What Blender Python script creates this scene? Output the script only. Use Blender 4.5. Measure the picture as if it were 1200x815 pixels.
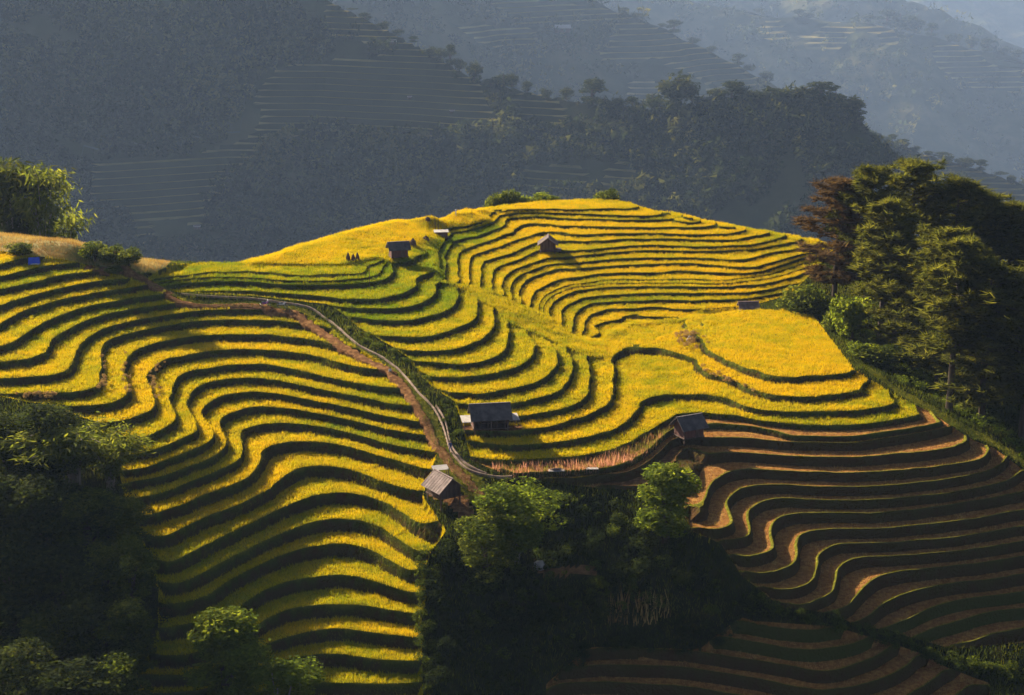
import bpy, bmesh, math, random
import numpy as np
from mathutils import Vector, Matrix
random.seed(7)
RNG = np.random.default_rng(11)
scene = bpy.context.scene
for o in list(bpy.data.objects): bpy.data.objects.remove(o)
# ------------------------------------------------------------------ camera, light, exposure
cam_d = bpy.data.cameras.new('camera'); cam = bpy.data.objects.new('camera', cam_d)
scene.collection.objects.link(cam); scene.camera = cam
cam_d.sensor_width = 36.0; cam_d.sensor_fit = 'HORIZONTAL'; cam_d.lens = 60.0
cam_d.clip_start = 1.0; cam_d.clip_end = 20000.0
cam.location = (0, 0, 75.5); cam.rotation_euler = (math.radians(75.0), 0, 0)
SUN_EL, SUN_AZ = 24.5, 40.0            # degrees above the horizon; degrees to the left of the view axis, behind the hill
world = bpy.data.worlds.new('World'); scene.world = world; world.use_nodes = True
wn = world.node_tree.nodes; wl = world.node_tree.links
sky = wn.new('ShaderNodeTexSky'); sky.sky_type = 'NISHITA'; sky.sun_disc = False
sky.sun_elevation = math.radians(SUN_EL); sky.sun_rotation = math.radians(-SUN_AZ)
sky.altitude = 900; sky.air_density = 0.7; sky.dust_density = 3.5; sky.ozone_density = 0.5
bg = wn['Background']; bg.inputs['Strength'].default_value = 0.05
wl.new(sky.outputs[0], bg.inputs['Color'])
sun_d = bpy.data.lights.new('sun', 'SUN'); sun = bpy.data.objects.new('sun', sun_d); scene.collection.objects.link(sun)
sun_d.energy = 5.0; sun_d.angle = math.radians(0.6); sun_d.color = (1.0, 0.89, 0.68)
_s = Vector((-math.sin(math.radians(SUN_AZ))*math.cos(math.radians(SUN_EL)), math.cos(math.radians(SUN_AZ))*math.cos(math.radians(SUN_EL)), math.sin(math.radians(SUN_EL))))
sun.rotation_euler = _s.to_track_quat('Z', 'Y').to_euler(); sun.location = (0, 0, 300)
scene.view_settings.view_transform = 'Standard'; scene.view_settings.look = 'None'
scene.view_settings.exposure = 2.08; scene.view_settings.gamma = 1.0
scene.view_settings.use_curve_mapping = False
scene.cycles.use_denoising = True
scene.cycles.max_bounces = 6; scene.cycles.diffuse_bounces = 2; scene.cycles.transmission_bounces = 4
scene.cycles.transparent_max_bounces = 8; scene.cycles.volume_bounces = 0
COL = scene.collection
HAZE = 0.000031
# ------------------------------------------------------------------ helpers
def tag(o, label=None, cat=None, group=None, kind=None):
    if label: o['label'] = label
    if cat: o['category'] = cat
    if group: o['group'] = group
    if kind: o['kind'] = kind
    return o
def empty(name, loc=(0, 0, 0), rz=0.0, parent=None):
    o = bpy.data.objects.new(name, None); COL.objects.link(o)
    o.location = loc; o.rotation_euler = (0, 0, rz); o.empty_display_size = 0.5
    if parent: o.parent = parent
    return o
def np_mesh(name, V, F, mats, mi=None, attrs=None, smooth=False):
    """One mesh from arrays of vertices and triangles (or quads)."""
    V = np.ascontiguousarray(V, np.float32); F = np.ascontiguousarray(F, np.int32)
    me = bpy.data.meshes.new(name)
    k = F.shape[1] if len(F) else 3
    me.vertices.add(len(V)); me.vertices.foreach_set('co', V.ravel())
    me.loops.add(F.size); me.loops.foreach_set('vertex_index', F.ravel())
    me.polygons.add(len(F)); me.polygons.foreach_set('loop_start', np.arange(0, F.size, k, dtype=np.int32))
    for m in mats: me.materials.append(m)
    if mi is not None: me.polygons.foreach_set('material_index', np.ascontiguousarray(mi, np.int32))
    me.polygons.foreach_set('use_smooth', np.full(len(F), smooth))
    if attrs:
        for n, a in attrs.items():
            a = np.asarray(a, np.float32)
            if a.ndim == 1: at = me.attributes.new(n, 'FLOAT', 'POINT'); at.data.foreach_set('value', a)
            else: at = me.attributes.new(n, 'FLOAT_COLOR', 'POINT'); at.data.foreach_set('color', a.ravel())
    me.update(); me.validate()
    return me
def obj(name, me, parent=None, loc=None, rz=None):
    o = bpy.data.objects.new(name, me); COL.objects.link(o)
    if parent: o.parent = parent
    if loc is not None: o.location = loc
    if rz is not None: o.rotation_euler = (0, 0, rz)
    return o
class MB:
    """Collects boxes, tubes and prisms into one mesh."""
    def __init__(s): s.v = []; s.f = []
    def add(s, V, F):
        b = len(s.v); s.v += [tuple(p) for p in V]; s.f += [tuple(i+b for i in f) for f in F]; return s
    def box(s, c, d, rz=0.0, rx=0.0, ry=0.0):
        M = Matrix.Translation(c) @ Matrix.Rotation(rz, 4, 'Z') @ Matrix.Rotation(ry, 4, 'Y') @ Matrix.Rotation(rx, 4, 'X')
        P = [M @ Vector((x*d[0]/2, y*d[1]/2, z*d[2]/2)) for x in (-1, 1) for y in (-1, 1) for z in (-1, 1)]
        return s.add(P, [(0, 1, 3, 2), (4, 6, 7, 5), (0, 4, 5, 1), (2, 3, 7, 6), (0, 2, 6, 4), (1, 5, 7, 3)])
    def tube(s, pts, rad, n=6):
        pts = [Vector(p) for p in pts]; V = []; F = []
        for i, p in enumerate(pts):
            d = (pts[min(i+1, len(pts)-1)] - pts[max(i-1, 0)]).normalized()
            a = d.orthogonal().normalized(); b = d.cross(a)
            r = rad[i] if hasattr(rad, '__len__') else rad
            V += [p + (a*math.cos(2*math.pi*k/n) + b*math.sin(2*math.pi*k/n))*r for k in range(n)]
        for i in range(len(pts)-1):
            for k in range(n): F.append((i*n+k, i*n+(k+1) % n, (i+1)*n+(k+1) % n, (i+1)*n+k))
        F.append(tuple(range(n))[::-1]); F.append(tuple(range((len(pts)-1)*n, len(pts)*n)))
        return s.add(V, F)
    def slab(s, quad, t):
        """a panel of thickness t over a quad (list of four corners)"""
        q = [Vector(p) for p in quad]; nrm = (q[1]-q[0]).cross(q[3]-q[0]).normalized()*t
        P = q + [p-nrm for p in q]
        return s.add(P, [(0, 1, 2, 3), (7, 6, 5, 4), (0, 4, 5, 1), (1, 5, 6, 2), (2, 6, 7, 3), (3, 7, 4, 0)])
    def mesh(s, name, m):
        me = bpy.data.meshes.new(name); me.from_pydata(s.v, [], s.f); me.materials.append(m); me.update(); return me
    def build(s, name, m, parent=None): return obj(name, s.mesh(name, m), parent)
# ------------------------------------------------------------------ materials
def mat(name, cols, scale=1.0, rough=.9, detail=6, transl=0.0, attr=None, bump=0.0, spec=.15, stretch=None, scale2=None, pos=None, gain=1.0):
    """Procedural material: colours along a noise; optional tint attribute; optional translucency for leaves."""
    m = bpy.data.materials.new(name); m.use_nodes = True
    n = m.node_tree.nodes; l = m.node_tree.links; p = n['Principled BSDF']; out = n['Material Output']
    p.inputs['Roughness'].default_value = rough; p.inputs['Specular IOR Level'].default_value = spec
    tc = n.new('ShaderNodeTexCoord'); mp = n.new('ShaderNodeMapping'); l.new(tc.outputs['Object'], mp.inputs[0])
    if stretch: mp.inputs['Scale'].default_value = stretch
    nz = n.new('ShaderNodeTexNoise'); nz.inputs['Scale'].default_value = scale; nz.inputs['Detail'].default_value = detail
    nz.inputs['Roughness'].default_value = .6
    l.new(mp.outputs[0], nz.inputs['Vector'])
    fac = nz.outputs['Fac']
    if attr:
        at = n.new('ShaderNodeAttribute'); at.attribute_name = attr
        ad = n.new('ShaderNodeMath'); ad.operation = 'MULTIPLY_ADD'; ad.inputs[1].default_value = .35 if transl >= 0 else .35; ad.inputs[2].default_value = 0
        l.new(nz.outputs['Fac'], ad.inputs[0]); l.new(at.outputs['Fac'], ad.inputs[2]); 
        sb = n.new('ShaderNodeMath'); sb.operation = 'SUBTRACT'; l.new(ad.outputs[0], sb.inputs[0]); sb.inputs[1].default_value = .175
        fac = sb.outputs[0]
    rp = n.new('ShaderNodeValToRGB'); e = rp.color_ramp.elements
    pos = pos or ([.3+.4*i/(len(cols)-1) for i in range(len(cols))] if not attr else [i/(len(cols)-1) for i in range(len(cols))])
    while len(e) < len(cols): e.new(.5)
    for i, c in enumerate(cols): e[i].position = pos[i]; e[i].color = (*c, 1)
    l.new(fac, rp.inputs[0])
    c_out = rp.outputs[0]
    l.new(c_out, p.inputs['Base Color'])
    if bump:
        nb = n.new('ShaderNodeTexNoise'); nb.inputs['Scale'].default_value = scale2 or scale*4; nb.inputs['Detail'].default_value = 4
        l.new(mp.outputs[0], nb.inputs['Vector'])
        bm = n.new('ShaderNodeBump'); bm.inputs['Strength'].default_value = bump; bm.inputs['Distance'].default_value = .3
        l.new(nb.outputs['Fac'], bm.inputs['Height']); l.new(bm.outputs[0], p.inputs['Normal'])
    if transl > 0:
        t = n.new('ShaderNodeBsdfTranslucent')
        gm = n.new('ShaderNodeMix'); gm.data_type = 'RGBA'; gm.blend_type = 'MULTIPLY'; gm.inputs['Factor'].default_value = 1.0
        l.new(c_out, gm.inputs['A']); gm.inputs['B'].default_value = (gain*1.08, gain, gain*.6, 1); l.new(gm.outputs['Result'], t.inputs[0])
        mx = n.new('ShaderNodeMixShader'); mx.inputs[0].default_value = transl
        l.new(p.outputs[0], mx.inputs[1]); l.new(t.outputs[0], mx.inputs[2]); l.new(mx.outputs[0], out.inputs['Surface'])
    return m
M = {}
M['rice'] = mat('ripe_rice', [(.13, .19, .008), (.26, .25, .006), (.43, .33, .005), (.52, .34, .006)], scale=.12, attr='tint', transl=.4, rough=.9, spec=0, gain=1.1)
M['rice_floor'] = mat('rice_canopy', [(.07, .10, .005), (.13, .125, .005), (.21, .16, .004), (.25, .165, .005)], scale=.6, attr='tint', bump=.5, scale2=5, spec=0)
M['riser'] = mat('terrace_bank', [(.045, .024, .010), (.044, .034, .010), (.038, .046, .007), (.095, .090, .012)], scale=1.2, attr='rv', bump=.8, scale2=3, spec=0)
M['stubble'] = mat('harvested_ground', [(.11, .042, .014), (.19, .082, .024), (.30, .16, .042)], scale=1.6, bump=.7, scale2=6, spec=0)
M['bund'] = mat('grassy_bund', [(.035, .036, .006), (.085, .080, .010), (.19, .15, .022)], scale=1.5, bump=.4, scale2=6, spec=0)
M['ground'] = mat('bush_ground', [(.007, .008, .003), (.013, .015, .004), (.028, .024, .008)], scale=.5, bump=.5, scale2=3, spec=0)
M['grass'] = mat('dry_grass_ground', [(.10, .11, .02), (.20, .17, .03), (.26, .18, .05)], scale=.3, bump=.4, scale2=4)
M['red_soil'] = mat('red_soil', [(.07, .034, .015), (.13, .062, .026), (.24, .125, .05)], scale=1.3, bump=.8, scale2=5, spec=0)
M['grass_blade'] = mat('grass_blade', [(.018, .026, .005), (.045, .058, .008), (.14, .13, .018)], scale=.3, attr='tint', transl=.4, spec=0, gain=1.4)
M['straw'] = mat('straw', [(.20, .11, .04), (.34, .21, .07), (.45, .33, .12)], scale=.5, attr='tint', transl=.3)
M['flower'] = mat('flower_plant', [(.05, .07, .012), (.15, .15, .02), (.34, .16, .10), (.55, .27, .24)], scale=.5, attr='tint', transl=.4, spec=0)
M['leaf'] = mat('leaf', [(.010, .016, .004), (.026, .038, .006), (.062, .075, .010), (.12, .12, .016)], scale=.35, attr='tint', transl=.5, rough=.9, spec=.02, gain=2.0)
M['leaf_shaded'] = mat('shaded_leaf', [(.006, .010, .004), (.013, .020, .005), (.028, .036, .007), (.07, .07, .012)], scale=.35, attr='tint', transl=.4, rough=.9, spec=.02, gain=2.0)  # darker copy of the leaf: shade of backlit crowns put into its colour
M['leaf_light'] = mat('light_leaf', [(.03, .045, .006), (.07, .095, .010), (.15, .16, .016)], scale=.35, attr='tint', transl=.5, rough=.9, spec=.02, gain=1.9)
M['needle'] = mat('pine_needle', [(.012, .016, .004), (.040, .044, .008), (.115, .105, .016)], scale=.35, attr='tint', transl=.5, rough=.9, spec=.02, gain=2.1)
M['needle_red'] = mat('browning_needle', [(.026, .018, .009), (.060, .036, .018), (.12, .075, .034)], scale=.35, attr='tint', transl=.4, spec=.02, gain=1.5)
M['bark'] = mat('bark', [(.035, .022, .014), (.07, .045, .028)], scale=3, stretch=(1, 1, .2), bump=.5)
M['pale_bark'] = mat('pale_bark', [(.16, .12, .09), (.26, .20, .15)], scale=3, stretch=(1, 1, .2), bump=.3)
M['far_leaf'] = mat('far_leaf', [(.006, .010, .005), (.022, .028, .009), (.085, .078, .020)], scale=.01, attr='tint', transl=.3, spec=0, gain=1.8)
M['far_ground'] = mat('far_slope', [(.012, .016, .007), (.035, .036, .014), (.075, .062, .028)], scale=.006, bump=.3, scale2=.1, spec=0)
M['far_tread'] = mat('far_field', [(.09, .078, .026), (.16, .125, .040)], scale=.015, spec=0)  # straw fields, brightened in colour where the sun should catch the treads
M['far_riser'] = mat('far_bank', [(.022, .024, .010), (.036, .034, .014)], scale=.02, spec=0)
M['wood'] = mat('weathered_wood', [(.045, .026, .020), (.085, .050, .036), (.13, .08, .06)], scale=2.5, stretch=(1, 1, .15), bump=.3)
M['wood_red'] = mat('reddish_planks', [(.08, .030, .022), (.13, .055, .038)], scale=2.5, stretch=(3, 3, .2), bump=.3)
M['roof_dark'] = mat('dark_roof_sheet', [(.040, .031, .028), (.075, .058, .052), (.11, .085, .07)], scale=1.2, rough=.7, spec=.15, bump=.3)
M['roof_pink'] = mat('weathered_roof', [(.075, .048, .040), (.14, .092, .078), (.22, .15, .13)], scale=1.0, rough=.8, bump=.3)
M['roof_pale'] = mat('pale_roof_sheet', [(.20, .17, .15), (.34, .30, .27)], scale=1.5, rough=.7)
M['pipe'] = mat('concrete_channel', [(.09, .055, .038), (.16, .10, .07), (.27, .19, .14)], scale=1.4)
M['metal'] = mat('dark_metal', [(.03, .03, .03), (.06, .06, .06)], scale=2, rough=.4, spec=.5)
M['blue'] = mat('blue_tarp', [(.010, .035, .28), (.018, .06, .42)], scale=1.5, rough=.5, spec=.4)
M['white'] = mat('white_cloth', [(.32, .30, .29), (.48, .46, .45)], scale=2)
M['purple'] = mat('purple_paint', [(.16, .03, .16), (.24, .05, .22)], scale=2, rough=.35, spec=.5)
M['skin'] = mat('skin', [(.24, .13, .08), (.32, .18, .11)], scale=3)
M['denim'] = mat('blue_clothes', [(.03, .045, .12), (.05, .07, .18)], scale=4)
M['hair'] = mat('black_hair', [(.010, .008, .008), (.02, .015, .012)], scale=4)
M['stone'] = mat('pale_stone', [(.16, .13, .11), (.30, .26, .22)], scale=2, bump=.5)
M['straw_stack'] = mat('dark_straw', [(.06, .03, .02), (.11, .06, .035)], scale=3, bump=.5)
# ------------------------------------------------------------------ terrain survey
# Terrace lips surveyed as level lines: "name height : points"; every lip is a true contour, so a view ray meets its height plane once.
ZC, PITCH, FPX = 75.5, 15.0, 2000.0
_cp, _sp = math.cos(math.radians(PITCH)), math.sin(math.radians(PITCH))
def ray(u, v):
    a = (np.asarray(u, float) - 600.0) / FPX; b = (407.5 - np.asarray(v, float)) / FPX
    return a, _cp + b * _sp, -_sp + b * _cp
def at_z(u, v, z):
    dx, dy, dz = ray(u, v)
    t = (z - ZC) / dz
    return dx * t, dy * t
def at_y(u, v, y):
    dx, dy, dz = ray(u, v)
    t = y / dy
    return dx * t, ZC + dz * t
def to_pix(x, y, z):
    zz = z - ZC
    d = y * _cp - zz * _sp
    b = (y * _sp + zz * _cp) / d
    return 600.0 + FPX * x / d, 407.5 - FPX * b
LIPS = """
A1 15.6:0,309 26,303 38,301
A2 14.6:0,323 29,316 59,310.5 80,308
A3 13.6:0,338 44,329 74,321.5 104,318
A4 12.5:0,358 22,350 51,342 88,333 137,326
A5 11.4:0,379 15,370 29,363 59,354 103,344 130,339.5 164,335
A6 10.3:0,405 15,400 29,391 50,377.5 74,367 110,357 130,353 167,347 190,344.5
A7 9.2:0,423 22,421 44,417 54.5,411 59,401 74,388 95,377.5 130,366.5 167,360 208,354
A8 8.1:0,442 29,441 59,438.5 80,433 87,426 91,412.5 97,399.5 112,389 132,381 159,374.5 189,370 230,364 262,362 300,362 342,365
A9 7.0:0,460.5 30,460.5 74,459.5 96,457.5 110,453 118,440.5 118.5,421 117,408 122,399.5 140,393 178,384 218,377 277,373.5 321,375 343,377 381,382
A10 5.9:72,475.5 118,474 141,469 151,460.5 149,449 145.5,428 150,415 166,406 188,400.5 233,393 277,391 313,391 343,394.8 381,400
A11 4.75:117,495 144,491.5 166,485.5 181,478 182.5,471 179.5,460.5 172,449 171.5,441 179.5,430 191,421 218,416.5 240,412 277,409 313,409.5 343,412.5 384,420 419,430 457,433.5
A12 3.6:137,514.5 156,514 173.5,510 195,500.5 206,491 206,484 196.5,469 201,458 206,444.5 218,435.5 240,431.5 277,426.5 313,427 337,431 368,438 404,445 441,452 476,454.5
A13 2.5:145,534 166,530 196,521 218,511 230.5,503.5 228,494.5 222,481 218,472 225,457.5 240,449 269,443 299,442.5 321,444.7 358,452 400,460 433,467 463,473.5 485,475
A14 1.4:150,551 166,549 196,538 218,529.5 240,519.4 250,510.5 249,502 241,493 234.5,484 241,474 249,467.5 269,461 299,458.7 328,461.6 358,467.5 404,476 448,486 492,494
A15 0.25:153,564 188,557.5 218,547.4 247,535.8 260.5,525.7 264.5,517 260.5,508 254.5,497 260.5,489 274,481.5 299,476.4 328,477 358,481 404,490 448,500.5 500,509
A16 -0.9:159,582.7 188,578 218,566 240,557 260,548.5 277,539 284.5,527 283.5,517 279.5,507 285,502.5 299,497 328,494 360,496 404,505 448,517.4 507,529
A17 -2.0:159,603.5 174,603 218,588.5 240,579 277,565.3 292,558 302,546 303.5,538 303,531.5 313.5,523.5 328,518 358,516 387,518 404,522 448,533.6 501,550.5
A18 -3.5:172,627 191,628 213,618 243,603.5 280,590.5 292,585 313.5,572.7 331,559.5 347.5,548.5 365,545 389,545.4 411,550 433,558.6 463,569.7 489.5,575.5
A19 -5.1:183,656.5 202,658 228,644.5 265,625.5 292,614 313.5,603 335,592.5 355,583.7 382,577.7 411,577.5 441,583.6 463,595 485,611 504,622.5 517,622.8
A20 -6.7:193,683.5 211,683 236,672 265,656 300,638 313.5,631.6 343,619 365,611 389,607 419,608.6 448,617.4 463,628.5 482,642 492,646.5 504,644.8
A21 -8.3:193,707 221,704 246,695 269,678.6 300,662.5 335,647.5 365,639.8 389,636.5 411,636.7 433,643 456,655 478,667.5 492,668
A22 -10.0:188,737 213,732 237,727 277,711.5 306,692 335,680.8 358,676 389,672.5 411,673 441,680 463,688 485,695 495,695.5
A23 -11.6:184,768.5 225,765 262,752 299,734 313,724 335,714.6 358,709.5 385,707 419,707.8 448,712 488,719.6
A24 -13.2:165,790 225,789 270,774 300,760 328,748 358,741.5 389,735 426,739 492,748
A25 -14.7:160,812 240,806 290,788 330,774 360,767.5 404,765.7 434,771 492,775
A26 -16.3:170,836 260,826 310,809 360,799 404,800 489,799
A27 -17.9:180,862 270,850 360,832 404,831 489,831
A28 -19.5:180,895 270,880 360,865 489,862
PO 12.9:155,319 175,317.5 190,314 201,306
B1 11.7:178.6,326 218,321.6 240,318.7 258,316.5 290,317 331,320 375,323.5 400,322.5 418,321 427,318.5 428,315.5
B1b 11.25:189,330 233,325 258,324 300,326 330,328.5 370,329 400,328 430,325 445,320 448,313
B2 10.8:196,332.7 233,329.7 262,328.6 300,330 350,333 400,332.2 430,330.5 450,327.5 455.5,324.5 456,320
H1 10.4:460,311 466,315.5 474,318.5 487,317 498,312 503,308 505,303 503,298
B3 9.9:211,341 240,340.3 299,341 343,344 387,347.5 400,350 430,350 455,347 475,342 485.5,335.5 488,330.5 487,327
B4 9.0:386,357 400,359 440,361 480,358 500,350.5 508,344 510,338.5 507,334
B5 8.1:407,369.5 420,372 450,375 480,374 510,367.5 528,359 536,349.5 537,344.5 534,340
B6 7.2:424,386 437,392.5 474,394 503,393.5 528,387.5 551,376.5 559,367.5 561,360 558,355
B7 6.3:462,405.5 474,409.5 503,411 529.5,408.9 546,404.5 565,397.5 575,388 579,376 579,369 575,364
B8 5.4:482,420.5 490,423.5 515,425 540,426.5 560,423.5 571,421 585,414.5 594,402.5 596.5,393 595,386 590,380
B9 4.5:493,435 507,441 530,441.3 560,438.7 590,433.5 610,426.5 622,417.5 627,408.5 626,401 618,394
B10 3.6:511,455 527,460.5 546,461 560,461 590,457 620,449.8 640,441 650,430.5 654.5,420 652,411 645,403
B11 2.7:537,471 550,473 575,474 600,472.5 625,467 650,460 662,452 668,440 670.5,428 669,419 662,411
B12 1.8:543,488 575,489 610,487 640,482 662,477.5 681,469.5 689,463 690.5,450 691,437 690,428 685,420
B13 0.9:548,504 575,505 609,503.4 640,499.5 659,494.6 690,484.5 703,478 714,468.5 717.5,455 718.5,440 718,430 710,422
B14 0:550,515.5 583,521 612,520.6 659,517.4 688,511.5 715,504 732.5,495 744,484.5 747.5,476.5 751,469 769.5,463.3 799,461 828,461.8 843,464.6 860,469 876,476 888,479 916,481.6 963,481.6 1004,480 1033,475.6 1054,470.5
B15 -0.9:552,534 568,538 624,537 659,536 688,532 718,525 740,515.5 755,507.5 769.5,499 784,491 799,484.7 822,482.7 843,484.5 867,486.5 889,492 926,495.6 963,496.5 1004,496 1048,491.5 1085,484.5
E1 -1.7:600,557 659,554 703,551 725,547 740,540 765,524 778,511 786,504 805,499 834,497 858,498.4 887,501 905,505 930,512 960,513 1004,512 1048,506 1085,500.5 1110,495
E2 -2.3:823,514 866,514 900,517 930,519 960,519.5 1000,519 1048,512.6 1085,506.6 1110,501
E3 -3.3:703,568.5 732,570 760,568 778,553 789,538 800,527 812,526 822,533 812,548 802,570 806,573 815,551 826,537 834,533 862,531.6 890,532.7 940,536.8 960,537.5 1004,536.8 1063,531.6 1120,524.2 1136,517
E4 -4.4:806,604 823.5,601 826,588 831.6,571 835,564.5 845,559 861,552.3 886,551 920,552.8 964,555 1023,554.6 1080,550 1099,547.7 1155,536.7 1162,527
E5 -5.5:816,620 838,622.7 854.5,618 861,611.5 856.5,601.5 852,590 856.5,581 865.4,574.3 883,570.7 912,569 940,570.7 979,571.5 1030,570.8 1080,566.4 1099,564.6 1149,555 1169.5,547 1178,540
E6 -6.6:848,633.5 866,632 878,628 880,618 877,606.5 882,596 894,588.8 907.5,585.6 930,585.5 964,587 1023,587 1080,582 1099,581 1150,572 1181,564 1197,552
E7 -7.7:865,653 876.5,655 894,650 906,645.5 908.5,640 905,628.6 907.5,614.6 915,607 932,603.2 964,601.7 1015,602.5 1040,601 1080,597.5 1099,594.8 1150,586 1200,577
E8 -8.9:879.5,673 894,673.5 917,668 931,660.5 934.6,648 935.5,634.5 940,626.8 960,622 1000,620.8 1040,620.5 1090,615 1140,609 1200,598.5
E9 -10.1:900,692 926.5,691.4 942.7,687 953,679 957,665.6 960.4,651 970.7,642 981,639 1003,637.5 1040,637.3 1090,633.5 1140,627 1200,617.5
E10 -11.2:922,708.5 940,710.5 953,708 966,701 978,693.6 981,681.8 984,665.6 991,658 1003,654.6 1025,653 1060,652.4 1100,649 1150,643 1200,635
E11 -12.4:960,716 982,716.4 994,711 1006,699.5 1016,686 1029.5,676.7 1040,672.8 1060,670.2 1100,666 1150,660.5 1200,652.5
E12 -13.8:990,732 1007,729 1020.7,722 1035.4,708 1046,702.5 1055,698.5 1091,689 1125,683.5 1158,680 1200,673.5
E13 -15.2:1020,742 1043,735 1075,721 1096,712.4 1121,705.8 1158,700 1200,694
E14 -16.5:1060,751 1074,745.5 1088,740 1113,732 1143,723.4 1165,718 1200,714.6
E15 -17.8:1100,763 1116,758 1143,750.7 1165,743 1200,736
E16 -19.1:1130,785 1150,780 1200,768
D2 0.9:818,420 822,428 828,435.5 843,440 860,446.5 874.7,453.6 895,461 919,464 955.6,464.6 992.5,461 1020,457
D1 1.8:810,384 818,392 826,402 834,410 847.5,418.5 865,428 882,434.8 900,440.3 926,441 963,439 998.4,436.7
F1 -13.8:870,727 882.4,730 906,735.5 940,738.5 960,739 975,736
F2 -15.2:845,745 857.4,748 888,754.6 940,762.7 960,761.8 990,758 1017,748.7
F3 -16.5:695,760 740,759.5 770,760.5 800,762.7 829.5,766.4 879.5,774.5 925,782 962,788 984,785.5 1021,772.6 1046.6,758
F4 -17.8:705,780.4 750,781 800,783.3 829.5,787 879.5,795 925,804.7 962,810.5 1000,806 1030,798 1057,785.5 1078,769
F5 -19.1:650,802 704,800.5 763,804 800,806 822,808.5 859,814 910,823 960,832 1020,830 1060,818 1085,804 1107,785.5
F6 -20.4:650,828 704,826 800,830 860,838 960,856 1060,850 1120,815 1140,800
CL1 9.6:575,260 559,266 544,270 532,272 520,272
CL2 9.0:590,264 580,268.6 559,275.6 544,279 529.4,282.5 523,290 518.5,302 519,312 517,324
CL3 8.4:602,268.5 596,272.7 573.6,282 551.5,289 540,293.5 536.5,302 534.6,312 536,322 538,330
CL4 7.8:622,274.5 612,278.6 588,288 566,294.8 554,299.5 550,309 549,322 551,331
CL5 7.2:640,281 627,284.5 603,294.8 581,302 567,307.5 563,316 563.5,331
CL6 6.6:654.5,291 632.5,292.6 610.4,302 588,311 579,314.7 575.8,323 576.5,337
CL7 6.0:657,301.5 642,302 617.8,310 600,317.3 590.5,325.7 588.8,336 591,344
CL8 4.8:672,315 648.7,315 625,323.5 612.5,330 607.5,339 606.5,348.5
CL9 4.2:678,324 659.7,326 640,334 628,341.5 623,350 622,354
CL10 3.3:676,335.5 668.5,337 656,341.6 642.7,349.7 636,358.6 637,365
CL11 2.4:717,345 684,349 670.7,354 659,361 656.5,366
CL12 1.8:720,352.8 694,354.5 682.4,360 675,366.7 672,372.5
CL13 1.2:769,363.5 740,362 716,361 700,364.7 689,370 687,375.5
R1 10.2:572,248.4 581,245.7 618,244.7 660,245.5 718,244 742,243.6 752,241
R2 9.6:576,252 591,249.3 660,249 673,249.6 718,251.8 760,252.8 775,251 787,248 790,246
R3 9.0:590,260 592,257 603,254.3 625,253 660,255 688,256 760,257 780,256.5 796,254.5 800,251
R4 8.4:602,268.5 607,265 615,262 640,261.5 659,264 688,264.6 760,266 799,266 822,265 837,263 842,259
R5 7.8:622,274.5 635,272 648.6,271 662,272.7 673.6,274 718,273.4 760,273 784,274 828,274.6 855,273 869.5,270 874,266
R6 7.2:640,281 656,282 703,281.5 732.5,279.7 760,279.3 784,279.3 828,280.5 865,280 885,276 898,272.5 901,270
R7 6.6:654.5,291 660,294.5 688,292.8 718,289.6 760,286.8 813,289 840,288.8 884,286 910,280 924,275.5 928,273
R8 6.0:657,301.5 688,298.4 732.5,294 760,292.6 799,293.8 840,293.2 884,291 928,283 953,279
R9 5.4:664,309.5 703,305 732.5,302 784,301.8 828,302.3 865,304 880,302 899,296 928,292 969,284
R10 4.8:672,315 703,312 732.5,310 760,309 799,308.3 835,309.5 862,313.5 884,313 906,307 934,299.3 969,293
R11 4.2:678,324 710,319.8 760,318.8 799,317 843,319 866,320 882,319.5 905,314 930,305 948,300
R12 3.6:682,331.5 718,327 760,326.4 810,326.4 843,328.3 872,325.3 899,321.5 910,318 936,309 946,307
R13 3.0:672,340.5 710,336.7 760,335 828,336 880,334 906,331 922,326.5 940,321
R14 2.4:717,345 760,343.5 828,343.4 875,342.6 905,338 925,333
R15 1.8:720,352.8 740,352 784,351 843,351 880,349 900,345.5 914,343
R16 1.2:769,363.5 813,362 863,359.5 905,353
R17 0.6:728,375 732,370.5 745,367.5 760,366 775,366.5 813,367.5 870,363
PL 12.3:400,307 417,303.5 447,299.5
S1 11.0:560,246 620,238.5 680,235 740,237
S2 9.8:800,251.5 812,254
S3 8.6:850,263 860,264.5
S4 7.6:900,269.5
S5 6.4:958,279.5
P1 12.9:330,296 380,281.5 430,267 470,258
P1b 12.4:490,255 510,252
P2 12.3:285,309 300,306 320,301
P3 11.7:530,249.5 552,246.5
P4 12.5:210,311 250,311 285,311
P5 11.6:480,285 500,273
P6 10.6:545,262 570,255
P7 10.2:515,278 508,290 512,315
T1 17.0:0,276 20,278 60,282 100,287
T2 15.6:120,293 150,301
T3 14.0:100,308 140,311
V1 0.25:700,385 740,378 790,376
V2 0.2:690,400 720,395 760,390 800,388
V2b 0.2:890,472 960,474 1030,467
V3 0.2:735,425 800,425
V3b 0.2:740,445 800,445 850,455
V4 3.9:620,380 628,386
V5 6.6:575,350
V6 7.6:548,340
V7 5.3:605,366
V8 3.0:645,392
V9 1.9:668,405
V10 2.1:826,376 850,367.5 870,365 900,364 930,366 950,372
V11 2.1:835,392 900,392 962,392
V12 2.1:862,412 920,415 978,412
V13 2.1:905,430 950,430 990,430
V14 2.1:820,384 830,398
G1 -4.0:620,578 560,585
G2 -5.6:700,605 760,612
G3 -5.0:545,605
G4 -9.3:600,665 630,668 690,668
G5 -10.5:720,685
G6 -13.0:560,722
G7 -14.4:650,742
G8 -9.0:780,660
G9 -12.0:830,712
G10 -18.5:600,795
G11 -21:560,850
G12 -7.2:820,640
L1 4.0:-40,510 60,520
L2 1.0:-40,560 60,570
L3 -4.0:-40,630 60,640
L4 -9.0:-40,700 60,705
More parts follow.
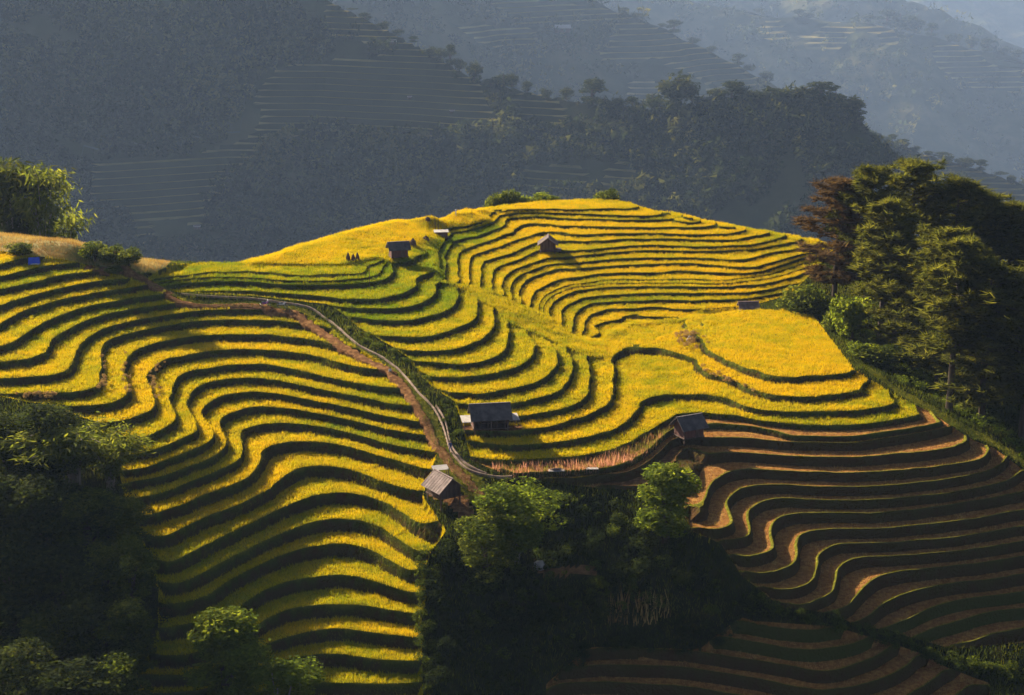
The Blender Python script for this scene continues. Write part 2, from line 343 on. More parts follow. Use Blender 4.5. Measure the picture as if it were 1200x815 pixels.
L5 -14.0:-40,770 60,770
L6 -19.0:-40,840 60,840
L7 -19.6:180,895
X1 1.85:958,374 972,390 990,412 1004,432
X2 -0.5:1030,430 1060,455
X3 -2.5:1100,470 1060,400
X4 -4.5:1150,490
X5 -7.5:1205,528
X6 -9.0:1280,560 1250,500
X7 0.5:975,350
X8 2.0:1000,320
X9 -3.0:1070,350
X10 -7.0:1180,420 1270,420
X11 2.5:1010,290
X12 -3.0:1090,300
X13 -9.0:1220,330
W1 -21.5:1200,800 1280,800
W2 -23:1150,840
"""
def smooth_line(p, n=10):
    p = np.asarray(p, float)
    if len(p) < 3: 
        t = np.linspace(0, 1, max(2, int(np.hypot(*(p[-1]-p[0]))//1.5)+1))[:, None] if len(p) == 2 else np.zeros((1, 1))
        return p[0] + (p[-1] - p[0]) * t
    q = np.vstack([2*p[0]-p[1], p, 2*p[-1]-p[-2]])
    d = np.maximum(np.hypot(*np.diff(q, axis=0).T) ** .5, 1e-6)
    out = []
    for i in range(1, len(q)-2):
        t0, t1, t2, t3 = 0, d[i-1], d[i-1]+d[i], d[i-1]+d[i]+d[i+1]
        m = max(3, int(d[i]**2 / 1.5))
        t = np.linspace(t1, t2, m, endpoint=False)[:, None]
        A1 = (t1-t)/(t1-t0)*q[i-1] + (t-t0)/(t1-t0)*q[i]
        A2 = (t2-t)/(t2-t1)*q[i] + (t-t1)/(t2-t1)*q[i+1]
        A3 = (t3-t)/(t3-t2)*q[i+1] + (t-t2)/(t3-t2)*q[i+2]
        B1 = (t2-t)/(t2-t0)*A1 + (t-t0)/(t2-t0)*A2
        B2 = (t3-t)/(t3-t1)*A2 + (t-t1)/(t3-t1)*A3
        out.append((t2-t)/(t2-t1)*B1 + (t-t1)/(t2-t1)*B2)
    out.append(p[-1:])
    return np.vstack(out)
def read_lips():
    res = {}
    for ln in LIPS.strip().splitlines():
        head, pts = ln.split(':')
        name, z = head.split()
        p = [tuple(map(float, s.split(','))) for s in pts.split()]
        if len(p) > 2:
            if p[0][0] <= 1: p.insert(0, (p[0][0]-70, p[0][1]-70*(p[1][1]-p[0][1])/(p[1][0]-p[0][0])*.6))
            if p[-1][0] >= 1199: p.append((p[-1][0]+80, p[-1][1]+80*(p[-1][1]-p[-2][1])/(p[-1][0]-p[-2][0])*.8))
        res[name] = (float(z), smooth_line(p))
    return res
X0, X1, Y0, Y1, DG = -125.0, 125.0, 150.0, 450.0, 0.5
NX, NY = int((X1-X0)/DG)+1, int((Y1-Y0)/DG)+1
def survey_points():
    P = []
    lips = read_lips()
    for n, (z, p) in lips.items():
        x, y = at_z(p[:, 0], p[:, 1], z)
        P.append(np.column_stack([x, y, np.full(len(x), z)]))
        if n in ('S1', 'S2', 'S3', 'S4', 'S5', 'P1', 'P2', 'P3', 'P4', 'T1', 'T2'):   # the hidden back slope behind the crest
            for back, drop in ((7, 1.0), (14, 4.0), (30, 14), (55, 32), (90, 55)):
                r = np.hypot(x, y)
                P.append(np.column_stack([x*(1+back/r), y*(1+back/r), np.full(len(x), z-drop)]))
    return np.vstack(P), lips
def solve_field():
    P, lips = survey_points()
    ok = (P[:, 0] > X0) & (P[:, 0] < X1) & (P[:, 1] > Y0) & (P[:, 1] < Y1)
    P = P[ok]
    Z = None
    corr = np.zeros(len(P))
    for rep in range(2):
        for lev in ((16, 8, 4, 2, 1) if Z is None else (2, 1)):
            s = DG*lev
            nx, ny = int((X1-X0)/s)+1, int((Y1-Y0)/s)+1
            i = np.clip(np.rint((P[:, 0]-X0)/s).astype(int), 0, nx-1); j = np.clip(np.rint((P[:, 1]-Y0)/s).astype(int), 0, ny-1)
            val = P[:, 2] + (corr if rep else 0)
            w = np.zeros((ny, nx)); c = np.zeros((ny, nx))
            np.add.at(w, (j, i), 1); np.add.at(c, (j, i), val)
            fix = w > 0; c[fix] /= w[fix]
            if Z is None: G = np.full((ny, nx), P[:, 2].mean())
            else:
                zy = np.linspace(0, Z.shape[0]-1, ny); zx = np.linspace(0, Z.shape[1]-1, nx)
                G = bil(Z, zx[None, :]+0*zy[:, None], zy[:, None]+0*zx[None, :])
            G[fix] = c[fix]
            for it in range({16: 400, 8: 300, 4: 200, 2: 120, 1: 90}[lev]):
                Q = np.pad(G, 1, mode='edge')
                N = .25*(Q[:-2, 1:-1]+Q[2:, 1:-1]+Q[1:-1, :-2]+Q[1:-1, 2:])
                G = np.where(fix, c, G + 1.0*(N-G))
            Z = G
        if rep == 0:
            K = blur(Z, 2)
            gy, gx = np.gradient(K, DG)
            i = np.clip(np.rint((P[:, 0]-X0)/DG).astype(int), 0, NX-1); j = np.clip(np.rint((P[:, 1]-Y0)/DG).astype(int), 0, NY-1)
            # where a field is wide, the bank still stays steep: mark its foot just below the lip
            Q = [P]
            for nm, (z, p) in lips.items():
                if nm[0] not in 'ABCRDEF' or z not in ALL_LEV: continue
                x, y = at_z(p[:, 0], p[:, 1], z); k = (x > X0+2) & (x < X1-2) & (y > Y0+2) & (y < Y1-2)
                x, y = x[k], y[k]
                ii = np.rint((x-X0)/DG).astype(int); jj = np.rint((y-Y0)/DG).astype(int)
                a, b = gx[jj, ii], gy[jj, ii]; g = np.hypot(a, b)+1e-9
                L = LEV['A' if nm[0] == 'A' else 'C' if nm[0] in 'CR' else 'B']; q = L.index(z) if z in L else 0
                if q == 0: continue
                d = z-L[q-1]
                w = g*.65 < .11*d
                Q.append(np.column_stack([x-a/g*.65, y-b/g*.65, np.full(len(x), z-.14*d)])[w])
            P = np.vstack(Q)
            i = np.clip(np.rint((P[:, 0]-X0)/DG).astype(int), 0, NX-1); j = np.clip(np.rint((P[:, 1]-Y0)/DG).astype(int), 0, NY-1)
            corr = np.clip(gx[j, i]*(X0+i*DG-P[:, 0]) + gy[j, i]*(Y0+j*DG-P[:, 1]), -.25, .25)
    return blur(Z, 1)
def bil(Z, fx, fy):
    ny, nx = Z.shape
    fx = np.clip(fx, 0, nx-1.0001); fy = np.clip(fy, 0, ny-1.0001)
    i = fx.astype(int); j = fy.astype(int); a = fx-i; b = fy-j
    return (Z[j, i]*(1-a)+Z[j, i+1]*a)*(1-b) + (Z[j+1, i]*(1-a)+Z[j+1, i+1]*a)*b
def blur(Z, n):
    for _ in range(n):
        Q = np.pad(Z, 1, mode='edge'); Z = .25*Q[:-2, 1:-1]+.5*Q[1:-1, 1:-1]+.25*Q[2:, 1:-1]
        Q = np.pad(Z, 1, mode='edge'); Z = .25*Q[1:-1, :-2]+.5*Q[1:-1, 1:-1]+.25*Q[1:-1, 2:]
    return Z
def field_at(x, y):
    return bil(FIELD, (np.asarray(x, float)-X0)/DG, (np.asarray(y, float)-Y0)/DG)
def inside(px, py, poly):
    px = np.asarray(px); r = np.zeros(px.shape, bool)
    n = len(poly)
    for k in range(n):
        xa, ya = poly[k]; xb, yb = poly[(k+1) % n]
        if ya == yb: continue
        c = ((ya > py) != (yb > py)) & (px < (xb-xa)*(py-ya)/(yb-ya)+xa)
        r ^= c
    return r
def pl(s): return [tuple(map(float, t.split(','))) for t in s.split()]
AREA = {
 'A': pl("-120,275 30,298 85,305 140,322 170,332 195,341 212,350 240,358 345,362 385,380 402,398 459,431 480,455 495,490 512,530 505,552 495,580 522,622 505,646 497,670 500,700 494,725 497,950 100,950 155,800 178,760 185,735 186,690 165,630 150,600 135,530 112,494 66,477 0,463 -120,463"),
 'B': pl("170,328 186,316 205,309 285,307 400,309 447,300 458,309 472,304 503,295 512,310 514,330 540,338 563,352 582,362 598,378 630,392 655,402 688,416 715,420 705,400 735,380 800,374 820,366 870,361 950,366 1000,432 1058,468 1090,482 1115,499 1140,515 1166,525 1200,551 1310,600 1310,742 1200,752 1118,760 1075,748 1043,738 1005,733 980,719 940,713 915,710 895,694 870,675 845,636 812,622 802,604 800,575 775,575 700,571 600,559 552,538 546,515 540,490 533,470 506,452 488,433 478,418 456,403 420,383 403,368 385,356 300,346 208,342 188,334"),
 'C': pl("519,267 575,257 568,246 600,239 680,230 740,232 850,258 975,276 978,292 945,326 925,345 870,361 820,366 800,374 735,380 705,400 668,390 640,368 600,352 575,340 550,334 535,334 514,327 512,300 516,280"),
 'F': pl("842,742 868,722 885,727 978,733 1020,746 1050,755 1082,766 1112,782 1160,800 1160,900 640,900 640,800 690,757 820,760"),
 'P': pl("200,305 285,300 430,255 575,238 568,246 575,257 519,267 500,278 512,300 503,295 472,304 458,309 447,300 400,309 285,307"),
 'N': pl("512,326 535,333 550,333 575,339 600,351 640,367 668,389 705,400 715,420 688,416 655,402 630,392 598,378 582,362 563,352 540,338"),
}
LEV = {
 'A': sorted(float(l.split()[1].split(':')[0]) for l in LIPS.strip().splitlines() if l[0] == 'A'),
 'C': sorted({float(l.split()[1].split(':')[0]) for l in LIPS.strip().splitlines() if l[0] in 'RC'} | {0.0}),
 'B': [11.7, 11.25, 10.8, 9.9, 9.0, 8.1, 7.2, 6.3, 5.4, 4.5, 3.6, 2.7, 1.8, .9, 0, -.9, -1.7, -2.3, -3.3, -4.4, -5.5, -6.6, -7.7, -8.9, -10.1, -11.2, -12.4, -13.8, -15.2, -16.5, -17.8, -19.1, -20.4],
}
LEV['B'] = sorted(LEV['B']); LEV['F'] = LEV['B']
ALL_LEV = set(LEV['A']) | set(LEV['B']) | set(LEV['C'])
# ------------------------------------------------------------------ the near hill
def vnoise(x, y, s, seed=0):
    """smooth value noise in the plan"""
    r = np.random.default_rng(seed); T = r.random((64, 64))
    fx = np.asarray(x)/s; fy = np.asarray(y)/s
    i = np.floor(fx).astype(int); j = np.floor(fy).astype(int); a = fx-i; b = fy-j
    a = a*a*(3-2*a); b = b*b*(3-2*b)
    g = lambda p, q: T[q % 64, p % 64]
    return (g(i, j)*(1-a)+g(i+1, j)*a)*(1-b) + (g(i, j+1)*(1-a)+g(i+1, j+1)*a)*b
def fbm(x, y, s, o=4, seed=0):
    r = 0; a = 1; t = 0
    for k in range(o): r = r + a*vnoise(x, y, s/2**k, seed+k); t += a; a *= .5
    return r/t
FIELD = solve_field()
_fx, _fy = np.meshgrid(X0+DG*np.arange(NX), Y0+DG*np.arange(NY))
FIELD = FIELD + (fbm(_fx, _fy, 5.5, 2, 91)-.5)*.20 + (vnoise(_fx, _fy, 1.6, 95)-.5)*.06     # lips wander as hand-cut banks do
def cut(D, brk):
    """Cut triangles D (n,3,[x,y,key,...]) along the level lines brk of their key; returns the pieces and the band of each."""
    brk = np.asarray(brk, float)
    o = np.argsort(D[:, :, 2], axis=1, kind='stable')
    odd = (o[:, 0] > o[:, 1]).astype(int) + (o[:, 0] > o[:, 2]) + (o[:, 1] > o[:, 2])
    S = np.take_along_axis(D, o[..., None], 1)
    lo = np.searchsorted(brk, S[:, 0, 2], side='right')-1; hi = np.searchsorted(brk, S[:, 2, 2], side='left')-1
    hi = np.maximum(hi, lo); n = hi-lo+1
    idx = np.repeat(np.arange(len(D)), n); band = np.repeat(lo, n) + (np.arange(n.sum())-np.repeat(np.cumsum(n)-n, n))
    S = S[idx]; odd = odd[idx] % 2
    b0 = np.where(band < 0, -1e9, brk[np.clip(band, 0, len(brk)-1)]); b1 = np.where(band+1 >= len(brk), 1e9, brk[np.clip(band+1, 0, len(brk)-1)])
    za, zb, zc = S[:, 0, 2], S[:, 1, 2], S[:, 2, 2]
    z0 = np.maximum(b0, za); z1 = np.minimum(b1, zc)
    def on(p, q, z):
        d = S[:, q, 2]-S[:, p, 2]; t = np.where(d > 1e-9, (z-S[:, p, 2])/np.where(d > 1e-9, d, 1), 0)
        r = S[:, p] + (S[:, q]-S[:, p])*np.clip(t, 0, 1)[:, None]
        r[:, 2] = z; return r
    def R(z):
        return np.where((z < zb)[:, None], on(0, 1, z), on(1, 2, z))
    L0, L1, R0, R1 = on(0, 2, z0), on(0, 2, z1), R(z0), R(z1)
    B = np.where(((zb > z0) & (zb < z1))[:, None], S[:, 1], R0)
    T = np.concatenate([np.stack([L0, R0, B], 1), np.stack([L0, B, R1], 1), np.stack([L0, R1, L1], 1)])
    bd = np.tile(band, 3); od = np.tile(odd, 3)
    T[od == 1] = T[od == 1][:, ::-1]
    a = (T[:, 1, 0]-T[:, 0, 0])*(T[:, 2, 1]-T[:, 0, 1]) - (T[:, 2, 0]-T[:, 0, 0])*(T[:, 1, 1]-T[:, 0, 1])
    k = np.abs(a) > 1e-6
    return T[k], bd[k]
def weld(P, q=1e-3, extra=None):
    key = np.rint(P/q).astype(np.int64)
    _, first, inv = np.unique(key, axis=0, return_index=True, return_inverse=True)
    return first, inv.ravel()
def seg_dist(x, y, line):
    d = np.full(np.shape(x), 1e9)
    for (xa, ya), (xb, yb) in zip(line[:-1], line[1:]):
        vx, vy = xb-xa, yb-ya; t = np.clip(((x-xa)*vx+(y-ya)*vy)/(vx*vx+vy*vy+1e-9), 0, 1)
        d = np.minimum(d, np.hypot(x-xa-vx*t, y-ya-vy*t))
    return d
_ts = np.arange(140.0, 470.0, .25)
def hit(u, v):
    """where a sight line meets the smooth hill"""
    dx, dy, dz = ray(u, v)
    b = ZC+dz*_ts < field_at(dx*_ts, dy*_ts); i = int(np.argmax(b)) if b.any() else len(_ts)-1
    t = _ts[i]-.12
    return float(dx*t), float(dy*t), float(field_at(dx*t, dy*t))
# plan grid of the mesh
DM = 0.7
gx = np.arange(-122, 122.01, DM); gy = np.arange(152, 447, DM)
GX, GY = np.meshgrid(gx, gy); GZ = field_at(GX, GY)
GU, GV = to_pix(GX, GY, GZ)
REG = np.full(GX.shape, -1)
NAMES = ['A', 'B', 'C', 'F', 'P', 'N']
for k, r in enumerate(NAMES):
    REG[inside(GU, GV, AREA[r]) & (REG < 0)] = k
# behind the crest nothing is terraced
blocked = np.zeros(GX.shape, bool)
for t in np.linspace(.78, .99, 60):
    blocked |= field_at(GX*t, GY*t) > ZC+(GZ-ZC)*t + .9
REG[blocked] = -1
FILL = pl("498,272 524,264 524,332 510,334 498,298")
TOPF = pl("552,238 680,226 765,230 765,247 745,242 718,243 660,243.5 618,243 581,244 566,249")
cell = lambda Q: np.stack([Q[:-1, :-1], Q[:-1, 1:], Q[1:, 1:], Q[1:, :-1]], -1)
rc = cell(REG); same = (rc == rc[..., :1]).all(-1)
creg = np.where(same & (rc[..., 0] < 4), rc[..., 0], -1)
# cells on the border of a terraced area are cut along the border line itself
SD = []
for k in range(4):
    p = AREA[NAMES[k]]; d = seg_dist(GU, GV, list(p)+[p[0]])
    SD.append(np.where(REG == k, 1, -1)*d)
border = np.full(creg.shape, -1)
for k in range(4):
    has = (rc == k).any(-1); other = ((rc >= 0) & (rc < 4) & (rc != k)).any(-1); out = ((rc < 0) | (rc > 3)).any(-1)
    border[has & out & ~other & ~cell(blocked.astype(float)).any(-1)] = k
EDGE = np.zeros(GX.shape)
terr = ((REG >= 0) & (REG < 4))
for k in range(4):
    mixed = (rc == k).any(-1) & (creg < 0) & (border < 0)
    J_, I_ = np.nonzero(mixed)
    for dj in (0, 1):
        for di in (0, 1): EDGE[J_+dj, I_+di] = 1
D_ = np.pad(((REG >= 0)).astype(float), 3, mode='edge')
D_ = np.maximum.reduce([D_[a:a+GX.shape[0], b:b+GX.shape[1]] for a in range(0, 7) for b in range(0, 7)])
FAR = np.clip(1.02-2.04*blur(D_, 1), 0, 1)
PATH = [hit(u, v)[:2] for u, v in pl("196,346 215,356 262,357.5 300,358.5 345,366 372,385 400,405 430,422 457,434 480,462 497,490 510,520 530,545 558,575 585,598")]
DIRT = [hit(u, v)[:2] for u, v in pl("100,312 150,318 175,330 200,345")]
G_PATH = np.minimum(seg_dist(GX, GY, PATH)-.2, seg_dist(GX, GY, DIRT)+.3)
# what grows where
RICE_Z = -1.2
rice_poly = [AREA['P'], AREA['N']]
grassy_bank = pl("-120,240 60,270 110,284 160,300 203,304 190,318 150,322 120,314 60,306 -120,300")  # outline of the dry-grass bank on the left crest
RIPE = np.clip(.62 + .5*(fbm(GX, GY, 22, 3, 5)-.5), 0, 1)
inB = REG == 1
RIPE = np.where(inB, RIPE - np.clip((GZ-5.0)/5.5, 0, 1)*.42, RIPE)
green = inside(GU, GV, pl("455,325 470,296 505,280 580,262 590,272 545,296 532,332 510,330"))
RIPE = np.where(green, .18+.1*fbm(GX, GY, 8, 2, 9), RIPE)
RIPE = np.where((REG == 4) & ~green, RIPE+.22, RIPE); RIPE = np.where((REG == 2) & ~green, RIPE+.08, RIPE)
RIPE = np.where(inside(GU, GV, pl("810,380 860,358 960,366 1010,440 1030,460 880,462 830,440")), RIPE+.2, RIPE)
RIPE = np.where(inside(GU, GV, pl('690,395 800,374 812,386 822,425 890,470 1050,468 1085,485 880,488 760,500 620,537 560,530 560,500 715,470 720,430')), RIPE+.08, RIPE)
RIPE = np.where(REG == 0, RIPE+.02, RIPE)
RIPE = blur(RIPE, 3)
def gsample(G, x, y): return bil(G, (x-gx[0])/DM, (y-gy[0])/DM)
def profile(levels, bare_below):
    brk = []; H = []; typ = []
    for a, b in zip(levels[:-1], levels[1:]):
        d = b-a
        up = .16 if b <= bare_below else -.10
        if a <= bare_below:
            brk += [a, a+.05*d, a+.12*d, a+.86*d]; H += [a+.16, a+.16, a-.10, a-.06]; typ += ['bund', 'bund', 'bare', 'riser']
        else:
            brk += [a, a+.87*d]; H += [a-.10, a-.14]; typ += ['rice', 'riser']
    brk.append(levels[-1]); H.append(levels[-1]-.1); typ.append('rice')
    return np.array(brk), np.array(H), typ
hill = empty('hillside'); tag(hill, kind='structure')
MI = {'rice': 0, 'riser': 1, 'bare': 2, 'bund': 3, 'red': 4}
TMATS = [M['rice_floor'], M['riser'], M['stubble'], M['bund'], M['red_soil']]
tris = []   # all treads: for planting
RISERS = []
rest_T = []; rest_b = []
def edge_h(x, y, z): return z-.14+(vnoise(x, y, 1.7, 3)-.5)*.10
def grid_tris(sel, *grids):
    J, I = np.nonzero(sel)
    P = lambda Q: np.stack([Q[J, I], Q[J, I+1], Q[J+1, I+1], Q[J+1, I]], -1)
    t = lambda Q: np.concatenate([Q[:, [0, 1, 2]], Q[:, [0, 2, 3]]])
    return np.stack([t(P(G)) for G in grids], -1)
border_rest = []
red_poly = pl("700,572 760,571 781,556 803,526 812,530 790,510 775,525 745,545 705,555")
flower_poly = pl("560,545 690,537 742,520 768,505 786,503 765,526 740,542 700,553 600,559 552,556")
yard_poly = pl("536,497 560,493 612,495 612,507 548,506")
bare_lip = {'A': -99, 'B': -1.65, 'C': -99, 'F': 99}
n_terr = 0
def step_tint(k, s): return np.array([.0, .55, .12, .9, .35, .7, .05, .48, .82, .25, .62, .4, .95])[(np.asarray(s)*5+k*3) % 13]*.34-.17
for k, r in enumerate(['A', 'B', 'C', 'F']):
    lv = np.array(LEV[r]); lv = np.concatenate([[lv[0]-1.5], lv, [lv[-1]+1.2]]) if r != 'C' else np.concatenate([[-1.0], lv, [11.6]])
    brk, H, typ = profile(list(lv), bare_lip[r])
    D0 = grid_tris(creg == k, GX, GY, GZ, EDGE)
    Bp, bb = cut(grid_tris(border == k, GX, GY, SD[k], GZ, EDGE), [0.0])
    on_line = Bp[..., 2] < 1e-6
    Dp = np.concatenate([Bp[..., :2], Bp[..., 3:4], np.where(on_line, 1.0, Bp[..., 4])[..., None]], 2)
    border_rest.append(Dp[bb < 0])
    T, bd = cut(np.concatenate([D0, Dp[bb >= 0]]), brk)
    bd = np.clip(bd, 0, len(typ)-1)
    zt = np.interp(T[..., 2], brk, H)
    w = np.clip(T[..., 3], 0, 1)
    rough = (vnoise(T[..., 0], T[..., 1], 1.7, 3)-.5)*.10
    hgt = (zt+rough)*(1-w)+edge_h(T[..., 0], T[..., 1], T[..., 2])*w
    P = np.concatenate([T[..., :2], hgt[..., None]], 2)
    tname = np.array(typ)[bd]
    # the step a piece belongs to: its tread and the bank below its lip
    step = np.array([np.searchsorted(lv, b + (.2 if t == 'riser' else 0) + 1e-6, side='right')-1 + (1 if t == 'riser' else 0) for b, t in zip(brk, typ)])[bd]
    lipd = np.minimum(np.abs(T[..., 2][..., None]-lv[None, None, :]).min(-1), 9)
    cx, cy = T[:, :, 0].mean(1), T[:, :, 1].mean(1)
    pu, pv = to_pix(cx, cy, T[:, :, 2].mean(1))
    mi = np.array([MI[t] for t in tname])
    redm = inside(pu, pv, red_poly) | inside(pu, pv, yard_poly) | (gsample(G_PATH, cx, cy) < .6)
    mi[redm & (mi != 1)] = 4
    for s in np.unique(step):
        q = np.nonzero(step == s)[0]
        pts = P[q].reshape(-1, 3); first, inv = weld(pts)
        F = inv.reshape(-1, 3)
        F_ok = (F[:, 0] != F[:, 1]) & (F[:, 1] != F[:, 2]) & (F[:, 0] != F[:, 2])
        F = F[F_ok]; qq = q[F_ok]
        lab = np.arange(len(first))
        for _ in range(200):
            l = lab[F].min(1); old = lab.copy()
            np.minimum.at(lab, F.ravel(), np.repeat(l, 3)); lab = lab[lab]
            if (lab == old).all(): break
        fl = lab[F[:, 0]]
        ar = .5*np.abs(np.cross(pts[first][F[:, 1], :2]-pts[first][F[:, 0], :2], pts[first][F[:, 2], :2]-pts[first][F[:, 0], :2]))
        for c in np.unique(fl):
            g = fl == c
            if ar[g].sum() < 14:
                rest_T.append(P[qq[g]]); rest_b.append(mi[qq[g]]); continue
            vid, fi = np.unique(F[g], return_inverse=True); fi = fi.reshape(-1, 3)
            vv = pts[first][vid]
            ld = lipd[q].reshape(-1)[first][vid]
            tint = gsample(RIPE, vv[:, 0], vv[:, 1]) + step_tint(k, s)
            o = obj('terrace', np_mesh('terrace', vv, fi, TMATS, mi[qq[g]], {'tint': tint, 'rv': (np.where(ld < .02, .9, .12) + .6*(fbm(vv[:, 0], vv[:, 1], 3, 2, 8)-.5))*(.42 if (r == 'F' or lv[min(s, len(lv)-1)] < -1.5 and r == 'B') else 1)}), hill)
            n_terr += 1
    tris.append((P, tname, pu, pv, redm, step_tint(k, step)))
# everything between the terraced areas: smooth slopes
J = (creg < 0) & (border < 0)
Q0 = np.concatenate([grid_tris(J, GX, GY, GZ)] + [q[..., :3] for q in border_rest])
xy = Q0[..., :2]; z = Q0[..., 2]
hv = edge_h(xy[..., 0], xy[..., 1], z) + (fbm(xy[..., 0], xy[..., 1], 6, 3, 21)-.5)*.6*gsample(FAR, xy[..., 0], xy[..., 1])*np.clip((gsample(G_PATH, xy[..., 0], xy[..., 1])-2)/3, 0, 1)
cx, cy = xy[:, :, 0].mean(1), xy[:, :, 1].mean(1); zc_ = z.mean(1)
pu, pv = to_pix(cx, cy, zc_)
allin = cell((REG >= 0).astype(float)).min(-1) > 0; aJ, aI = np.nonzero(J)
nb_ = sum(len(q) for q in border_rest)
bl = np.concatenate([cell(blocked.astype(float)).max(-1)[aJ, aI]]*2+[np.zeros(nb_)]) > 0
rice_rest = (inside(pu, pv, AREA['P']) | inside(pu, pv, AREA['N']) | inside(pu, pv, FILL) | inside(pu, pv, TOPF) | np.concatenate([allin[aJ, aI]]*2+[np.zeros(nb_, bool)])) & ~bl
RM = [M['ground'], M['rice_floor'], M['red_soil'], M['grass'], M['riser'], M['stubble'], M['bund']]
mi = np.zeros(len(cx), int)
mi[rice_rest] = 1
mi[inside(pu, pv, grassy_bank)] = 3
near_path = gsample(G_PATH, cx, cy)
mi[(near_path < 1.7) & ~rice_rest] = 6
dirt2 = inside(pu, pv, pl("626,652 640,664 696,662 700,672 640,674 624,668")); mi[dirt2] = 2
mi[inside(pu, pv, pl("500,578 520,570 546,580 560,610 545,612 525,590"))] = 2
bank_strip = inside(pu, pv, pl("990,425 1010,430 1060,465 1115,498 1170,525 1210,552 1210,540 1160,512 1100,480 1050,452 1005,420")); mi[bank_strip] = 6
P0 = np.concatenate([xy, hv[..., None]], 2)
rb = np.concatenate(rest_b) if rest_b else np.zeros(0, int)
P1 = np.concatenate([P0] + rest_T); mi1 = np.concatenate([mi, np.array([1, 4, 5, 6, 2])[rb]])
pts = P1.reshape(-1, 3); first, inv = weld(pts); vv = pts[first]; F = inv.reshape(-1, 3)
g = (F[:, 0] != F[:, 1]) & (F[:, 1] != F[:, 2]) & (F[:, 0] != F[:, 2])
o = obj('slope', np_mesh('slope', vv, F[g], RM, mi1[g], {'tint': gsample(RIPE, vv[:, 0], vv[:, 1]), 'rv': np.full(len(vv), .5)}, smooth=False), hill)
REST = (P0, mi, pu, pv)
def ground_z(x, y):
    """height of the built ground"""
    z = float(field_at(x, y)); u, v = to_pix(x, y, z)
    for r in ('A', 'B', 'C', 'F'):
        if inside(np.array([u]), np.array([v]), AREA[r])[0]:
            lv = [l for l in LEV[r] if l <= z+1e-3]
            return (lv[-1]-.12) if lv else z-.15
    return z-.15
# ------------------------------------------------------------------ crops, stubble and grass
def scatter(P, dens, hgt, wid, material, name, parent, tint, lean=.35, jit=.25, off=None, patch=0.0, clump=0.0):
    """triangular blades standing on triangles P"""
    a = P[:, 1]-P[:, 0]; b = P[:, 2]-P[:, 0]
    ar = .5*np.linalg.norm(np.cross(a, b), axis=1)
    n = RNG.poisson(ar*dens); i = np.repeat(np.arange(len(P)), n)
    r1 = np.sqrt(RNG.random(len(i))); r2 = RNG.random(len(i))
    p = P[i, 0]*(1-r1)[:, None] + P[i, 1]*(r1*(1-r2))[:, None] + P[i, 2]*(r1*r2)[:, None]
    N = len(p)
    if N == 0: return None
    ctr = None
    if clump:      # plants stand in hills, with gaps between them
        wx = .85*p[:, 0]+.53*p[:, 1] + 1.5*vnoise(p[:, 0], p[:, 1], 1.9, 31); wy = -.53*p[:, 0]+.85*p[:, 1] + 1.5*vnoise(p[:, 0], p[:, 1], 1.9, 32)
        gi = np.stack([np.floor(wx/clump), np.floor(wy/clump)], 1).astype(int); hsh = np.abs((gi[:, 0]*73856093) ^ (gi[:, 1]*19349663))
        jx = ((hsh % 1009)/1009-.5)*.9; jy = (((hsh//1009) % 1013)/1013-.5)*.9
        dwx = (gi[:, 0]+.5+jx)*clump-wx; dwy = (gi[:, 1]+.5+jy)*clump-wy
        ctr = p[:, :2] + np.stack([.85*dwx-.53*dwy, .53*dwx+.85*dwy], 1)
        p[:, :2] = ctr + (p[:, :2]-ctr)*.55
    th = RNG.random(N)*2*np.pi; h = hgt*(1-jit+2*jit*RNG.random(N))*(.55+.9*fbm(p[:, 0], p[:, 1], 1.6, 2, 78)); w = wid*(.7+.6*RNG.random(N))
    d = np.stack([np.cos(th), np.sin(th), 0*th], 1)*w[:, None]*.5
    lt = RNG.random(N)*2*np.pi; ln = lean*h*RNG.random(N)
    if ctr is not None:
        out = p[:, :2]-ctr; lt = np.arctan2(out[:, 1], out[:, 0])+.5*(RNG.random(N)-.5); ln = ln*1.6
        h = h*(.62+.76*((hsh//7) % 97)/97)
    top = p + np.stack([np.cos(lt)*ln, np.sin(lt)*ln, h], 1)
    p = p - np.array([0, 0, .05])
    V = np.stack([p-d, p+d, top], 1).reshape(-1, 3)
    t = tint(p) + .50*(RNG.random(N)-.5)-.25*(RNG.random(N) < .12)
    if off is not None: t = t + off[i]
    if patch: t = t + patch*(fbm(p[:, 0], p[:, 1], 2.2, 2, 77)-.5)
    t = np.clip(t, 0, 1)
    o = obj(name, np_mesh(name, V, np.arange(3*N).reshape(-1, 3), [material], None, {'tint': np.repeat(t, 3)}), parent)
    o['kind'] = 'stuff'
    return o
ripe = lambda p: gsample(RIPE, p[:, 0], p[:, 1])
